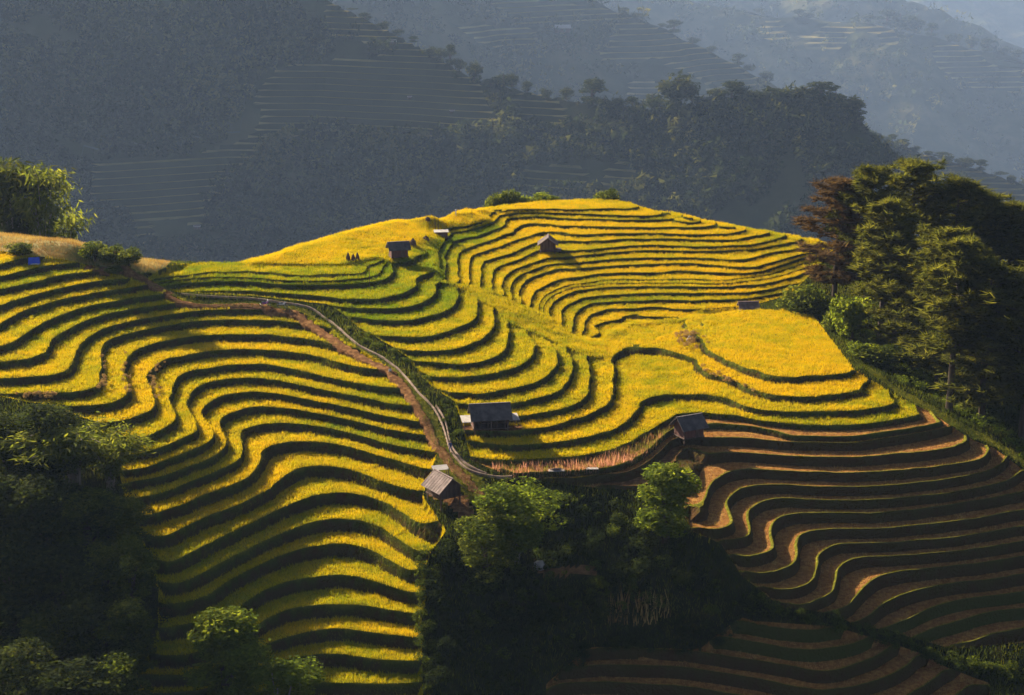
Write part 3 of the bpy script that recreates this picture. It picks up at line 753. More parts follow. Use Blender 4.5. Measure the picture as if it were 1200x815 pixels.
for k, (P, tname, pu, pv, redm, w) in enumerate(tris):
    vis = (pu > -60) & (pu < 1260) & (pv < 850)
    fl = inside(pu, pv, flower_poly)
    ricey = (tname == 'rice') & ~redm & vis & ~fl
    scatter(P[ricey], 58, .36, .085, M['rice'], 'rice_crop', hill, ripe, off=w[ricey], patch=.7, clump=.46, lean=.55)
    rz = (tname == 'riser') & vis
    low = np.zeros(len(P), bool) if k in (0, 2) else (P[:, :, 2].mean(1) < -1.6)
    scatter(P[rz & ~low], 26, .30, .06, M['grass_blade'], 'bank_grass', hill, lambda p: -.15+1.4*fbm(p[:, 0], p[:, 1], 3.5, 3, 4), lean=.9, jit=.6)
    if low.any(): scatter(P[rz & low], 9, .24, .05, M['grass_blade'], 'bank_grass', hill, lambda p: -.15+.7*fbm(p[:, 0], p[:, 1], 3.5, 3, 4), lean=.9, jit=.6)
    br = (tname == 'bare') & vis & ~redm & ~fl
    if br.any(): scatter(P[br], 16, .2, .06, M['straw'], 'rice_stubble', hill, lambda p: .1+.75*vnoise(p[:, 0], p[:, 1], 3, 14), lean=.5)
    bn = (tname == 'bund') & vis & ~fl
    if bn.any(): scatter(P[bn], 26, .2, .05, M['grass_blade'], 'bund_grass', hill, lambda p: .55+.5*vnoise(p[:, 0], p[:, 1], 3, 15), lean=.6)
    if fl.any() and k == 1:
        scatter(P[fl & vis], 15, .75, .10, M['flower'], 'flower_strip', hill, lambda p: .15+.95*fbm(p[:, 0], p[:, 1], 2.5, 2, 16), lean=.5, jit=.5)
P0, mi, pu, pv = REST
scatter(P0[(mi == 1)], 58, .36, .085, M['rice'], 'rice_crop', hill, ripe, patch=.7, clump=.46, lean=.55)
scatter(P0[(mi == 3) & (pu > -60) & (pu < 1260)], 30, .5, .06, M['straw'], 'bank_grass', hill, lambda p: .2+.7*vnoise(p[:, 0], p[:, 1], 4, 17), lean=.6)
scatter(P0[(mi == 6)], 24, .32, .07, M['grass_blade'], 'path_grass', hill, lambda p: -.1+1.2*fbm(p[:, 0], p[:, 1], 3, 3, 19), lean=.8, jit=.5)
scatter(P0[(mi == 0) & (pu > -40) & (pu < 1240) & (pv < 840)], 12, .55, .10, M['grass_blade'], 'undergrowth', hill, lambda p: .05+.85*fbm(p[:, 0], p[:, 1], 5, 3, 18), lean=.8)

# ------------------------------------------------------------------ paths and the water channel
def drape(name, line, width, material, lift, thick=.05, seed=0, step=.8, wob=.3):
    L = np.array(line, float); d = np.concatenate([[0], np.cumsum(np.hypot(*np.diff(L, axis=0).T))])
    n = int(d[-1]/step)+2; t = np.linspace(0, d[-1], n)
    P = np.stack([np.interp(t, d, L[:, 0]), np.interp(t, d, L[:, 1])], 1)
    for _ in range(4): P[1:-1] = .25*P[:-2]+.5*P[1:-1]+.25*P[2:]
    T = np.gradient(P, axis=0); T /= np.linalg.norm(T, axis=1)[:, None]+1e-9; Nn = np.stack([-T[:, 1], T[:, 0]], 1)
    k = 6; V = []; rs = np.random.default_rng(seed)
    wl = width*(1+wob*(rs.random(n)-.5)); wr = width*(1+wob*(rs.random(n)-.5))
    for a in np.linspace(-1, 1, k):
        q = P + Nn*(a*np.where(a < 0, wl, wr)*.5)[:, None]
        zz = field_at(q[:, 0], q[:, 1]) - .14 + (vnoise(q[:, 0], q[:, 1], 1.7, 3)-.5)*.10 + lift*(1-.4*abs(a)**4)
        V.append(np.column_stack([q, zz]))
    bot = [V[0]-np.array([0, 0, lift+.5]), V[-1]-np.array([0, 0, lift+.5])]
    V = [bot[0]] + V + [bot[1]]; m = len(V)
    A = np.stack(V, 1).reshape(-1, 3)
    F = [(i*m+j, i*m+j+1, (i+1)*m+j+1, (i+1)*m+j) for i in range(n-1) for j in range(m-1)]
    o = obj(name, np_mesh(name, A, np.array(F)[:, ::-1], [material], smooth=True)); tag(o, kind='structure'); return o
drape('dirt_path', PATH, 1.3, M['red_soil'], .10, seed=1, wob=.9)
drape('dirt_path', DIRT, 1.8, M['red_soil'], .12, seed=2, wob=.7)
CHAN = [hit(u, v)[:2] for u, v in pl("212,344 240,347 290,349 335,355 365,361 390,378 420,405 450,420 470,435 490,460 510,480 520,500 527,527 537,540 550,553 575,558 600,557.5")]
CHAN2 = [hit(u, v)[:2] for u, v in pl("511,476 519,487 524,500 527,520 533,529 541,539 553,550 570,555.5")]
tag(drape('water_channel', CHAN, .26, M['pipe'], .30, seed=3, wob=.1), 'long pale concrete water channel beside the dirt path down the hill', 'channel', kind='thing')
tag(drape('water_channel', CHAN2, .24, M['pipe'], .34, seed=4, wob=.1), 'short pale channel branch curving above the flower strip', 'channel', kind='thing')
# ------------------------------------------------------------------ far mountains
FARM = [M['far_ground'], M['far_tread'], M['far_riser']]
MOUNT = {}
def mountain(name, ridge, front, back, sf, sb, dm, amp, step, masks, seed, bow=0.0, K=1.75):
    front, back, dm, amp, step = front*K, back*K, dm*K, amp*K, step*K
    R = np.array([(*at_y(u, v, y*K), y*K) for u, v, y in ridge]); R = R[np.argsort(R[:, 0])]   # x, z, y
    def height(x, y):
        yr = np.interp(x, R[:, 0], R[:, 2]); zr = np.interp(x, R[:, 0], R[:, 1])
        t = yr-y
        fade = np.clip(np.abs(t)/(120*K), 0.04, 1)
        spur = (fbm(x, y*.35, 190*K, 3, seed)-.5)*2*amp*fade + (fbm(x, y, 40*K, 3, seed+7)-.5)*amp*.42*np.clip(np.abs(t)/(40*K), .05, 1)
        return np.maximum(-1144.0, zr - np.where(t > 0, sf*t , -sb*t) + spur)
    x = np.arange(R[0, 0], R[-1, 0], dm); yr0, yr1 = R[:, 2].min()-front, R[:, 2].max()+back
    y = np.arange(yr0, yr1, dm); X, Y = np.meshgrid(x, y)
    Z = height(X, Y)
    yr = np.interp(X, R[:, 0], R[:, 2])
    U, Vv = to_pix(X, Y, Z)
    mk = np.zeros(X.shape, bool)
    for p in masks: mk |= inside(U, Vv, p)
    mk &= Y < yr+10
    mk &= fbm(X, Y, 42*K, 3, seed+13) > .37
    keep = (Y > yr-front) & (Y < yr+back)
    Mm = 1-blur(mk.astype(float), 1)
    kc = cell(keep.astype(float)).min(-1) > 0
    Jm = kc & (cell(Mm).min(-1) < .95); Jr = kc & ~Jm
    def gt(sel):
        J, I = np.nonzero(sel); P = lambda Q: np.stack([Q[J, I], Q[J, I+1], Q[J+1, I+1], Q[J+1, I]], -1)
        t = lambda Q: np.concatenate([Q[:, [0, 1, 2]], Q[:, [0, 2, 3]]])
        return np.stack([t(P(X)), t(P(Y))], -1), t(P(Z)), t(P(Mm))
    xy, z, m = gt(Jr)
    Ps = [np.concatenate([xy, z[..., None]], 2)]; mi = [np.zeros(len(xy), int)]
    if Jm.any():
        xy, z, m = gt(Jm)
        lv = np.arange(np.floor(z.min())-step, z.max()+2*step, step)
        brk = np.sort(np.concatenate([lv, lv+.5*step])); H = np.repeat(lv, 2)
        T, bd = cut(np.concatenate([xy, z[..., None], m[..., None]], 2), brk)
        zt = np.interp(T[..., 2], brk, H); w = np.clip(T[..., 3]*1.2, 0, 1)
        Ps.append(np.concatenate([T[..., :2], (zt*(1-w)+(T[..., 2]-.25*step)*w)[..., None]], 2))
        mi.append(np.where(w.mean(1) > .75, 0, np.where(bd % 2 == 0, 1, 2)))
    P = np.concatenate(Ps); mi = np.concatenate(mi)
    pts = P.reshape(-1, 3); first, inv = weld(pts, 1e-2); F = inv.reshape(-1, 3)
    g = (F[:, 0] != F[:, 1]) & (F[:, 1] != F[:, 2]) & (F[:, 0] != F[:, 2])
    o = obj('mountain', np_mesh('mountain', pts[first], F[g], FARM, mi[g])); tag(o, kind='structure')
    MOUNT[name] = (height, R, o, masks)
    return height
mountain('near', [(-420, -300, 1180), (100, -190, 1150), (300, -62, 1100), (385, -3, 1060), (440, 24, 1030), (500, 57, 1000), (545, 82, 975), (570, 94, 965), (620, 104, 950), (690, 119, 930), (750, 126, 915), (800, 124, 905), (860, 112, 895), (900, 110, 890), (950, 112, 885), (995, 125, 880), (1020, 152, 872), (1060, 184, 860), (1100, 209, 850), (1160, 242, 835), (1250, 292, 815), (1420, 335, 800)],
         420, 160, .72, .75, 5.0, 12, 3.2,
         [pl("105,190 180,185 250,180 300,112 322,80 400,70 470,68 560,100 588,150 470,160 390,150 315,160 282,190 240,235 240,284 160,286 150,252 105,242"), pl("398,-4 450,24 548,76 566,92 520,90 470,66 405,34"), pl("600,108 695,121 705,150 640,152 596,140"), pl("606,194 742,192 748,226 620,230"), pl("330,-2 398,-2 420,40 395,44")], 31)
mountain('shoulder', [(960, 130, 1330), (1020, 150, 1300), (1060, 170, 1290), (1100, 184, 1280), (1140, 194, 1270), (1200, 214, 1250), (1300, 245, 1240), (1420, 270, 1230)], 200, 200, .5, .4, 7.0, 14, 3.2, [pl("1040,165 1200,218 1200,245 1100,200")], 47, K=1.9)
mountain('middle', [(100, -300, 1800), (430, -140, 1780), (600, -45, 1760), (690, -6, 1750), (720, 9, 1745), (760, 23, 1735), (800, 43, 1725), (850, 67, 1715), (900, 94, 1700), (950, 120, 1690), (1100, 190, 1670), (1300, 260, 1650)], 620, 260, .55, .7, 10.0, 40, 4.6,
         [pl("560,-5 722,11 745,24 660,26 600,22"), pl("735,24 800,46 905,98 800,108 700,76"), pl("700,90 860,100 860,125 700,120"), pl("520,22 640,42 600,60 540,40")], 53, K=2.05)
mountain('far', [(300, -260, 2700), (700, -35, 2680), (800, -4, 2660), (850, 9, 2650), (900, 17, 2640), (950, 20, 2630), (1000, 24, 2620), (1050, 32, 2610), (1100, 44, 2600), (1150, 57, 2590), (1200, 70, 2580), (1320, 105, 2560), (1500, 150, 2540)], 900, 300, .55, .7, 16.0, 50, 6.5,
         [pl("895,20 1000,27 1000,60 900,45"), pl("1005,26 1062,34 1045,56 1008,48"), pl("1100,46 1200,72 1200,110 1090,80")], 67, K=2.1)
mountain('farther', [(500, -170, 4100), (850, -35, 4000), (1000, -18, 3950), (1060, -4, 3900), (1100, 8, 3850), (1150, 30, 3820), (1200, 55, 3800), (1320, 100, 3780), (1600, 170, 3750)], 1300, 500, .5, .6, 28.0, 70, 9, [], 71, K=1.7)
mountain('last', [(-900, -110, 6400), (500, -80, 6400), (900, -70, 6400), (1100, -52, 6300), (1200, -42, 6250), (1320, -50, 6200), (1700, -80, 6200), (2300, -120, 6200)], 2200, 500, .45, .5, 60.0, 60, 12, [], 83, K=1.5)
# the valley floor that everything drops to
o = obj('valley_floor', np_mesh('valley_floor', [(-8000, -400, -1150), (8000, -400, -1150), (8000, 10800, -1150), (-8000, 10800, -1150)], [(0, 1, 2, 3)], [M['far_ground']])); tag(o, kind='structure')
# woods on the far slopes: too many and too small to tell apart
def far_wood(name, n, tri_per, size, urange, vrange, seed, extra=1.0):
    height, R, mo, masks = MOUNT[name]
    r = np.random.default_rng(seed)
    u = r.uniform(*urange, n*3); t = r.random(n*3)**.8
    x0 = R[0, 0]+(R[-1, 0]-R[0, 0])*r.random(n*6); yr = np.interp(x0, R[:, 0], R[:, 2])
    y0 = yr - 6 - (vrange)*r.random(n*6)
    z0 = height(x0, y0); U, Vv = to_pix(x0, y0, z0)
    k = (U > urange[0]) & (U < urange[1]) & (Vv > -40) & (Vv < 330)
    for p in masks: k &= ~inside(U, Vv, p)
    k &= fbm(x0, y0, 60, 2, seed+3) > .27
    x0, y0, z0 = x0[k][:n], y0[k][:n], z0[k][:n]; N = len(x0)
    s = size*(.55+.9*r.random(N)**2)
    i = np.repeat(np.arange(N), tri_per); m = len(i)
    d = r.normal(size=(m, 3)); d /= np.linalg.norm(d, axis=1)[:, None]
    c = np.stack([x0, y0, z0+s*.9], 1)[i] + d*(s[i]*(.55+.45*r.random(m)))[:, None]*np.array([1, 1, 1.15])
    c[:, 2] = np.maximum(c[:, 2], z0[i]-.5)
    a = r.normal(size=(m, 3)); b = r.normal(size=(m, 3)); f = (s[i]*.34)[:, None]
    V = np.stack([c+a*f*.6, c+b*f*.6, c-(a+b)*f*.45], 1).reshape(-1, 3)
    tn = np.clip((.75*r.random(N)+1.1*(fbm(x0, y0, 130, 3, seed+21)-.5))[i]+.25*r.random(m)-.05, 0, 1)
    o = obj('woodland', np_mesh('woodland', V, np.arange(3*m).reshape(-1, 3), [M['far_leaf']], None, {'tint': np.repeat(tn, 3)})); tag(o, kind='stuff')
far_wood('near', 7500, 34, 6.0, (-40, 1240), 600, 5)
far_wood('shoulder', 420, 34, 6.6, (1000, 1240), 220, 6)
far_wood('middle', 2000, 24, 11, (300, 1000), 840, 7)
far_wood('far', 1400, 20, 15, (600, 1240), 1250, 8)
far_wood('farther', 700, 14, 20, (700, 1240), 1200, 9)
# ------------------------------------------------------------------ trees
def leaves(blobs, n, size, seed, up=.3, shell=.45, aspect=.5, dark_in=True):
    """leaf faces spread through clumps; returns vertices, quads, tints"""
    r = np.random.default_rng(seed)
    B = np.array(blobs, float); wgt = (B[:, 3]*B[:, 4]*B[:, 5])**(2/3); wgt /= wgt.sum()
    i = r.choice(len(B), n, p=wgt)
    d = r.normal(size=(n, 3)); d /= np.linalg.norm(d, axis=1)[:, None]
    # small twigs: leaves gather round twig ends, so the clump has gaps
    tw = r.normal(size=(len(B)*26, 3)); tw /= np.linalg.norm(tw, axis=1)[:, None]
    j = i*26 + r.integers(0, 26, n)
    d = d*.42 + tw[j]*.9; d /= np.linalg.norm(d, axis=1)[:, None]
    rad = 1-shell*r.random(n)**1.6
    p = B[i, :3] + d*B[i, 3:6]*(rad*(.88+.22*r.random(len(tw))[j]))[:, None]
    nn = d*.8 + np.array([0, 0, up]) + r.normal(size=(n, 3))*.55; nn /= np.linalg.norm(nn, axis=1)[:, None]
    a = np.cross(nn, r.normal(size=(n, 3))); a /= np.linalg.norm(a, axis=1)[:, None]+1e-9; b = np.cross(nn, a)
    s = (size*(.6+.8*r.random(n)))[:, None]
    V = np.stack([p-a*s*.5, p+b*s*aspect*.5-a*s*.05, p+a*s*.5-nn*s*.12, p-b*s*aspect*.5-a*s*.05], 1).reshape(-1, 3)
    tb = r.random(len(B))
    t = np.clip(.12+.35*tb[i]+.45*r.random(n), 0, 1)
    return V, np.arange(4*n).reshape(-1, 4), np.repeat(t, 4)
PROTO = {}
def broadleaf(key, blobs, n, size, material, bark, seed, h, trunk_r, limbs=5, aspect=.5, up=.3):
    V, F, t = leaves(blobs, n, size, seed, up=up, aspect=aspect)
    crown = np_mesh('crown', V, F, [material], None, {'tint': t})
    mb = MB(); r = random.Random(seed)
    lo = min(b[2]-b[5]*.5 for b in blobs)
    fork = max(.25*h, lo)
    mb.tube([(0, 0, -.4), (.04*h*r.uniform(-.4, .4), .02*h, fork*.5), (.05*h*r.uniform(-.5, .5), 0, fork), (0, 0, h*.72)], [trunk_r*1.25, trunk_r, trunk_r*.8, trunk_r*.25], 7)
    for b in sorted(blobs, key=lambda b: -b[3])[:limbs]:
        mb.tube([(0, 0, fork*.8), (b[0]*.45, b[1]*.45, (fork*.8+b[2])*.52), (b[0]*.9, b[1]*.9, b[2])], [trunk_r*.55, trunk_r*.38, trunk_r*.12], 5)
    PROTO[key] = ([('trunk', mb.mesh('trunk', bark)), ('crown', crown)], h)
def blobset(seed, n, rx, rz, cz, r0, r1, flat=.85):
    r = random.Random(seed); out = []
    for i in range(n):
        a = r.random()*6.283; q = r.random()**.5; z = r.uniform(-1, 1); q *= math.sqrt(max(0, 1-z*z))*.85+.08
        s = r.uniform(r0, r1)
        out.append((math.cos(a)*q*rx, math.sin(a)*q*rx, cz+z*rz, s, s*r.uniform(.85, 1.1), s*flat*r.uniform(.8, 1.1)))
    return out
# 10 m tall patterns, scaled in place
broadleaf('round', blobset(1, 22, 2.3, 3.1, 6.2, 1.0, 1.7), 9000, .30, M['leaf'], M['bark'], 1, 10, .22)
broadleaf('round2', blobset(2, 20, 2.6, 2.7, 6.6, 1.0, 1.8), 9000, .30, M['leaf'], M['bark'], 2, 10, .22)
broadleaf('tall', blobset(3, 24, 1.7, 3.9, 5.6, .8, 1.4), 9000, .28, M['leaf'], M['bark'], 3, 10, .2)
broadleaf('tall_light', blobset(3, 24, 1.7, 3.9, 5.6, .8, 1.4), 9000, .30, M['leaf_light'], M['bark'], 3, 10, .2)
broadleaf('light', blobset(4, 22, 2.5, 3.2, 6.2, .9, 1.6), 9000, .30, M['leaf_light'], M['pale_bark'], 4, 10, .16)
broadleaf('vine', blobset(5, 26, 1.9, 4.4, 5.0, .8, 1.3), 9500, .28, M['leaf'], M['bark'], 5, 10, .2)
broadleaf('dark', blobset(6, 26, 3.0, 3.6, 5.8, 1.1, 2.0), 8500, .34, M['leaf_shaded'], M['bark'], 6, 10, .26)
broadleaf('dark2', blobset(7, 24, 2.7, 3.9, 5.4, 1.1, 1.9), 8500, .34, M['leaf_shaded'], M['bark'], 7, 10, .26)
broadleaf('shrub', blobset(8, 13, 3.6, 2.6, 4.6, 1.8, 3.0), 2600, .75, M['leaf'], M['bark'], 8, 10, .3, limbs=4)
broadleaf('shrub_light', blobset(9, 13, 3.6, 2.8, 4.8, 1.7, 2.8), 2600, .75, M['leaf_light'], M['bark'], 9, 10, .3, limbs=4)
broadleaf('ridge', blobset(10, 14, 2.3, 3.6, 4.2, 1.4, 2.2), 1100, .85, M['far_leaf'], M['bark'], 10, 10, .3, limbs=3)
broadleaf('ridge2', blobset(11, 14, 1.8, 3.9, 4.3, 1.2, 1.9), 1100, .8, M['far_leaf'], M['bark'], 11, 10, .3, limbs=3)
broadleaf('ridge3', blobset(12, 15, 2.9, 3.2, 3.8, 1.5, 2.4), 1200, .9, M['far_leaf'], M['bark'], 12, 10, .3, limbs=3)
def bamboo(key, seed, n=15, per=260, material=None, spread=1.6):
    """a clump of culms that arch over and droop, feathered with leaves"""
    r = np.random.default_rng(seed); mb = MB(); VV = []; TT = []
    for k in range(n):
        a = r.random()*6.283; base = np.array([math.cos(a), math.sin(a), 0])*r.random()*.5
        h = r.uniform(6.4, 9.6); out = np.array([math.cos(a), math.sin(a), 0])*r.uniform(.5, 1.0)*spread
        ts = np.linspace(0, 1, 9)
        P = np.stack([base + out*(t**2.6)*1.25 + np.array([0, 0, h*(t - .22*max(0, t-.72)*t*4)]) for t in ts])
        mb.tube([tuple(p) for p in P], list(np.linspace(.05, .012, 9)), 4)
        t = .28+.72*r.random(per)**.75; i = np.minimum((t*8).astype(int), 7); f = (t*8-i)[:, None]
        c = P[i]*(1-f)+P[i+1]*f + r.normal(size=(per, 3))*np.array([.30, .30, .22])*(.5+t)[:, None]
        d = r.normal(size=(per, 3))*.5 + out/spread*.5 + np.array([0, 0, -.55]); d /= np.linalg.norm(d, axis=1)[:, None]
        w = np.cross(d, r.normal(size=(per, 3))); w /= np.linalg.norm(w, axis=1)[:, None]
        s = (.34+.3*r.random(per))[:, None]
        VV.append(np.stack([c, c+d*s*.4+w*s*.11, c+d*s, c+d*s*.4-w*s*.11], 1).reshape(-1, 3)); TT.append(np.repeat(np.clip(.25+.3*t+.4*r.random(per), 0, 1), 4))
    V = np.concatenate(VV); T = np.concatenate(TT)
    PROTO[key] = ([('culms', mb.mesh('culms', M['pale_bark'])), ('foliage', np_mesh('foliage', V, np.arange(len(V)).reshape(-1, 4), [material or M['leaf_light']], None, {'tint': T}))], 8.2)
bamboo('bamboo', 21, 18, 240, M['leaf_shaded'], spread=1.1); bamboo('bamboo2', 22, 9, 170, M['leaf'], spread=1.7); bamboo('reed', 23, 22, 260, M['leaf'], spread=2.4)  # first clump's backlit darkness comes from its darker leaf colour
def pine(key, seed, material, low=.34, rx=3.4, nb=64, density=40, flat=False):
    """straight stem, whorled limbs that carry tufts of needles in uneven tiers; 25 m tall"""
    r = np.random.default_rng(seed); H = 25.0
    tr = MB(); tr.tube([(0, 0, -.6), (.12, .05, H*.3), (-.08, .1, H*.65), (.05, 0, H*.97)], [.36, .28, .17, .04], 8)
    br = MB(); C = []; S = []
    for k in range(nb):
        f = low+(1-low)*(k+.5*r.random())/nb; z = H*f*.985
        q = (f-low)/(1-low)
        L = rx*(.40+.85*math.sin(math.pi*min(1, (q*.80+.17)))**.9)*r.uniform(.55, 1.12)*(1.0 if q < .93 else .6)
        a = k*2.4+r.uniform(-.5, .5); dx, dy = math.cos(a), math.sin(a)
        rise = r.uniform(-.02, .5)+.35*q
        P = [(0, 0, z), (dx*L*.5, dy*L*.5, z+L*rise*.35), (dx*L, dy*L, z+L*rise)]
        br.tube(P, [.085, .055, .02], 4)
        for t in np.linspace(.30, 1.0, 6):
            c = np.array([dx*L*t, dy*L*t, z+L*rise*t]) + r.normal(size=3)*np.array([.30, .30, .12])
            C.append(c); S.append(r.uniform(.7, 1.15)*(.75+.35*t))
            if r.random() < .55:
                side = r.choice([-1, 1]); C.append(c+np.array([-dy*side, dx*side, .05])*r.uniform(.45, .95)); S.append(r.uniform(.45, .8))
    C = np.array(C); S = np.array(S); n = density
    i = np.repeat(np.arange(len(C)), n); m = len(i)
    d = r.normal(size=(m, 3)); d[:, 2] = np.abs(d[:, 2])*1.0-.25; d /= np.linalg.norm(d, axis=1)[:, None]
    w = np.cross(d, r.normal(size=(m, 3))); w /= np.linalg.norm(w, axis=1)[:, None]
    s = (S[i]*(.7+.5*r.random(m)))[:, None]
    p0 = C[i] + r.normal(size=(m, 3))*(S[i]*.16)[:, None]
    V = np.stack([p0-w*s*.075, p0+w*s*.075, p0+d*s], 1).reshape(-1, 3)
    t = np.clip(.15+.35*r.random(len(C))[i]+.4*r.random(m), 0, 1)
    PROTO[key] = ([('trunk', tr.mesh('trunk', M['bark'])), ('branches', br.mesh('branches', M['bark'])), ('needles', np_mesh('needles', V, np.arange(3*m).reshape(-1, 3), [material], None, {'tint': np.repeat(t, 3)}))], H)
pine('pine', 41, M['needle'], .30); pine('pine2', 42, M['needle'], .26, 3.9, 70); pine('pine3', 43, M['needle'], .36, 3.1, 56)
pine('pine_red', 44, M['needle_red'], .26, 3.5, 60, 40); pine('pine_low', 45, M['needle'], .10, 4.3, 84, 40)
def plant(key, name, label, cat, x, y, z, height, wscale=1.0, rz=None, group=None):
    parts, H = PROTO[key]; s = height/H
    root = empty(name, (x, y, z), random.random()*6.283 if rz is None else rz)
    root.scale = (s*wscale, s*wscale, s)
    for n, me in parts: obj(n, me, root)
    return tag(root, label, cat, group)
def tree_at(key, name, label, cat, ub, vb, vt, wpx=None, group=None, rz=None):
    """stands where the sight line (ub, vb) meets the hill, as tall as its top reaches"""
    x, y, z = hit(ub, vb); z = ground_z(x, y)
    ztop = at_y(ub, vt, y)[1]
    h = max(1.2, ztop-z)
    ws = 1.0
    if wpx:
        wm = wpx*y/FPX*1.03
        me = PROTO[key][0][-1][1]
        bb = PROTO.setdefault(('w', key), None)
        if bb is None:
            co = np.empty(len(me.vertices)*3, np.float32); me.vertices.foreach_get('co', co); co = co.reshape(-1, 3)
            bb = PROTO[('w', key)] = float(np.percentile(co[:, 0], 97)-np.percentile(co[:, 0], 3))
        ws = wm/(bb*h/PROTO[key][1])
    return plant(key, name, label, cat, x, y, z, h, ws, rz, group)
def tree_top(key, name, label, cat, u, vt, Y, wpx, group=None, base=None):
    """stands at distance Y with its top at (u, vt)"""
    x, zt = at_y(u, vt, Y); z = ground_z(x, Y)-.2 if base is None else base(np.array(x), np.array(Y)).item()-.5
    h = max(2.0, zt-z); me = PROTO[key][0][-1][1]
    co = np.empty(len(me.vertices)*3, np.float32); me.vertices.foreach_get('co', co); bbw = float(np.percentile(co[0::3], 97)-np.percentile(co[0::3], 3))
    return plant(key, name, label, cat, float(x), float(Y), float(z), float(h), wpx*Y/FPX/(bbw*h/PROTO[key][1]), None, group)
# single trees in and round the terraces
tree_at('tall_light', 'leafy_tree', 'tall rounded leafy tree with sunlit rim rising from the bottom edge', 'tree', 264, 838, 716, 74)  # paler leaf colour stands in for sun on this shaded crown
tree_at('light', 'leafy_tree', 'pale leafy treetop peeping over the bottom edge right of the tall rounded tree', 'tree', 328, 880, 776, 86)  # pale leaves brighten this crown too, in place of sunlight
tree_at('light', 'leafy_tree', 'bright green spreading tree with pale trunk below the flower strip', 'tree', 604, 657, 564, 76)
tree_at('vine', 'leafy_tree', 'narrow vine-covered tree with lit left edge beside the bright spreading tree', 'tree', 568, 684, 594, 58)
tree_at('tall_light', 'leafy_tree', 'compact round tree at the edge of the red soil terrace', 'tree', 779, 634, 547, 58)
tree_at('shrub_light', 'shrub', 'low sunlit bush under the water channel bend', 'shrub', 612, 588, 566, 50)
# the dark wood at lower left, its shade put partly into the leaf colour
ROWN = ('uppermost', 'second', 'middle', 'fourth', 'lowest'); PLN = ('leftmost', 'second from left', 'third from left', 'fourth from left')
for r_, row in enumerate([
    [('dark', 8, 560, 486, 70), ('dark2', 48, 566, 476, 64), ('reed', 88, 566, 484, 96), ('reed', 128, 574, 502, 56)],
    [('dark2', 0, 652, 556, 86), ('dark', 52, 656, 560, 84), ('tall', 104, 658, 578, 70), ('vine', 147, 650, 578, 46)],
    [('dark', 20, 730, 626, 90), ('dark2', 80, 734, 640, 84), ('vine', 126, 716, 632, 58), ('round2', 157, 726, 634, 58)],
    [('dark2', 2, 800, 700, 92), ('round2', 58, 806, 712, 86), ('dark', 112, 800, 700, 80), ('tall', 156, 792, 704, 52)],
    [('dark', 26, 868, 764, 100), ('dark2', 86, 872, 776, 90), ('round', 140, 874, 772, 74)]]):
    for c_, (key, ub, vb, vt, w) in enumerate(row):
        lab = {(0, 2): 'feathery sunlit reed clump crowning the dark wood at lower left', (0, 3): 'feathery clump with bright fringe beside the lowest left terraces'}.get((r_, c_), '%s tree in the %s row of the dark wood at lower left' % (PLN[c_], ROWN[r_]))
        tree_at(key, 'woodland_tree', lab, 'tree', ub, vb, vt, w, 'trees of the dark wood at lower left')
# bamboo and bushes on the left crest
tree_top('bamboo', 'bamboo_clump', 'tall feathery bamboo clump at the left edge on the crest', 'bamboo', 10, 172, 322, 78)
tree_top('bamboo2', 'bamboo_clump', 'drooping bamboo clump second from the left edge on the crest', 'bamboo', 44, 184, 318, 48)
tree_top('bamboo2', 'bamboo_clump', 'paler bamboo clump standing rightmost of the three on the crest', 'bamboo', 66, 206, 328, 42)
for lab, u, vb, vt, w in [('rounded bush left of two others on the left crest', 112, 306, 278, 30), ('rounded bush in the middle of three on the left crest', 132, 308, 282, 26), ('sunlit bush right of two others on the left crest', 151, 309, 286, 26), ('dark bush on the grassy bank above the blue tarp', 27, 298, 280, 28), ('small bush beside the red dirt on the left crest', 134, 320, 310, 18)]:
    tree_at('shrub', 'bush', lab, 'bush', u, vb, vt, w)
for i, (u, vt, w, key) in enumerate([(168, 290, 20, 'shrub_light'), (182, 288, 24, 'shrub'), (196, 290, 22, 'shrub_light'), (208, 293, 20, 'shrub'), (219, 296, 18, 'shrub_light'), (232, 304, 14, 'shrub')]):
    tree_top(key, 'treetop', '%s treetop from the left of the row rising behind the left crest' % ('first', 'second', 'third', 'fourth', 'fifth', 'last small')[i], 'tree', u, vt, 322+3*(i % 3), w, 'treetops behind the left crest')
for i, (u, vt, w, key) in enumerate([(577, 219, 18, 'shrub'), (588, 216, 22, 'shrub'), (602, 215, 24, 'shrub'), (619, 224, 22, 'shrub_light'), (636, 220, 24, 'shrub_light'), (650, 226, 18, 'shrub'), (711, 217, 26, 'shrub')]):
    tree_top(key, 'crest_bush', ['first small bush from the left behind the yellow summit field', 'second bush from the left behind the yellow summit field', 'darkest upright bush behind the yellow summit field', 'low yellowish bush behind the yellow summit field', 'rounded sunlit bush behind the yellow summit field', 'last low bush of the row behind the summit field', 'lone brownish bush behind the right side of the summit field'][i], 'bush', u, vt, 372, w)
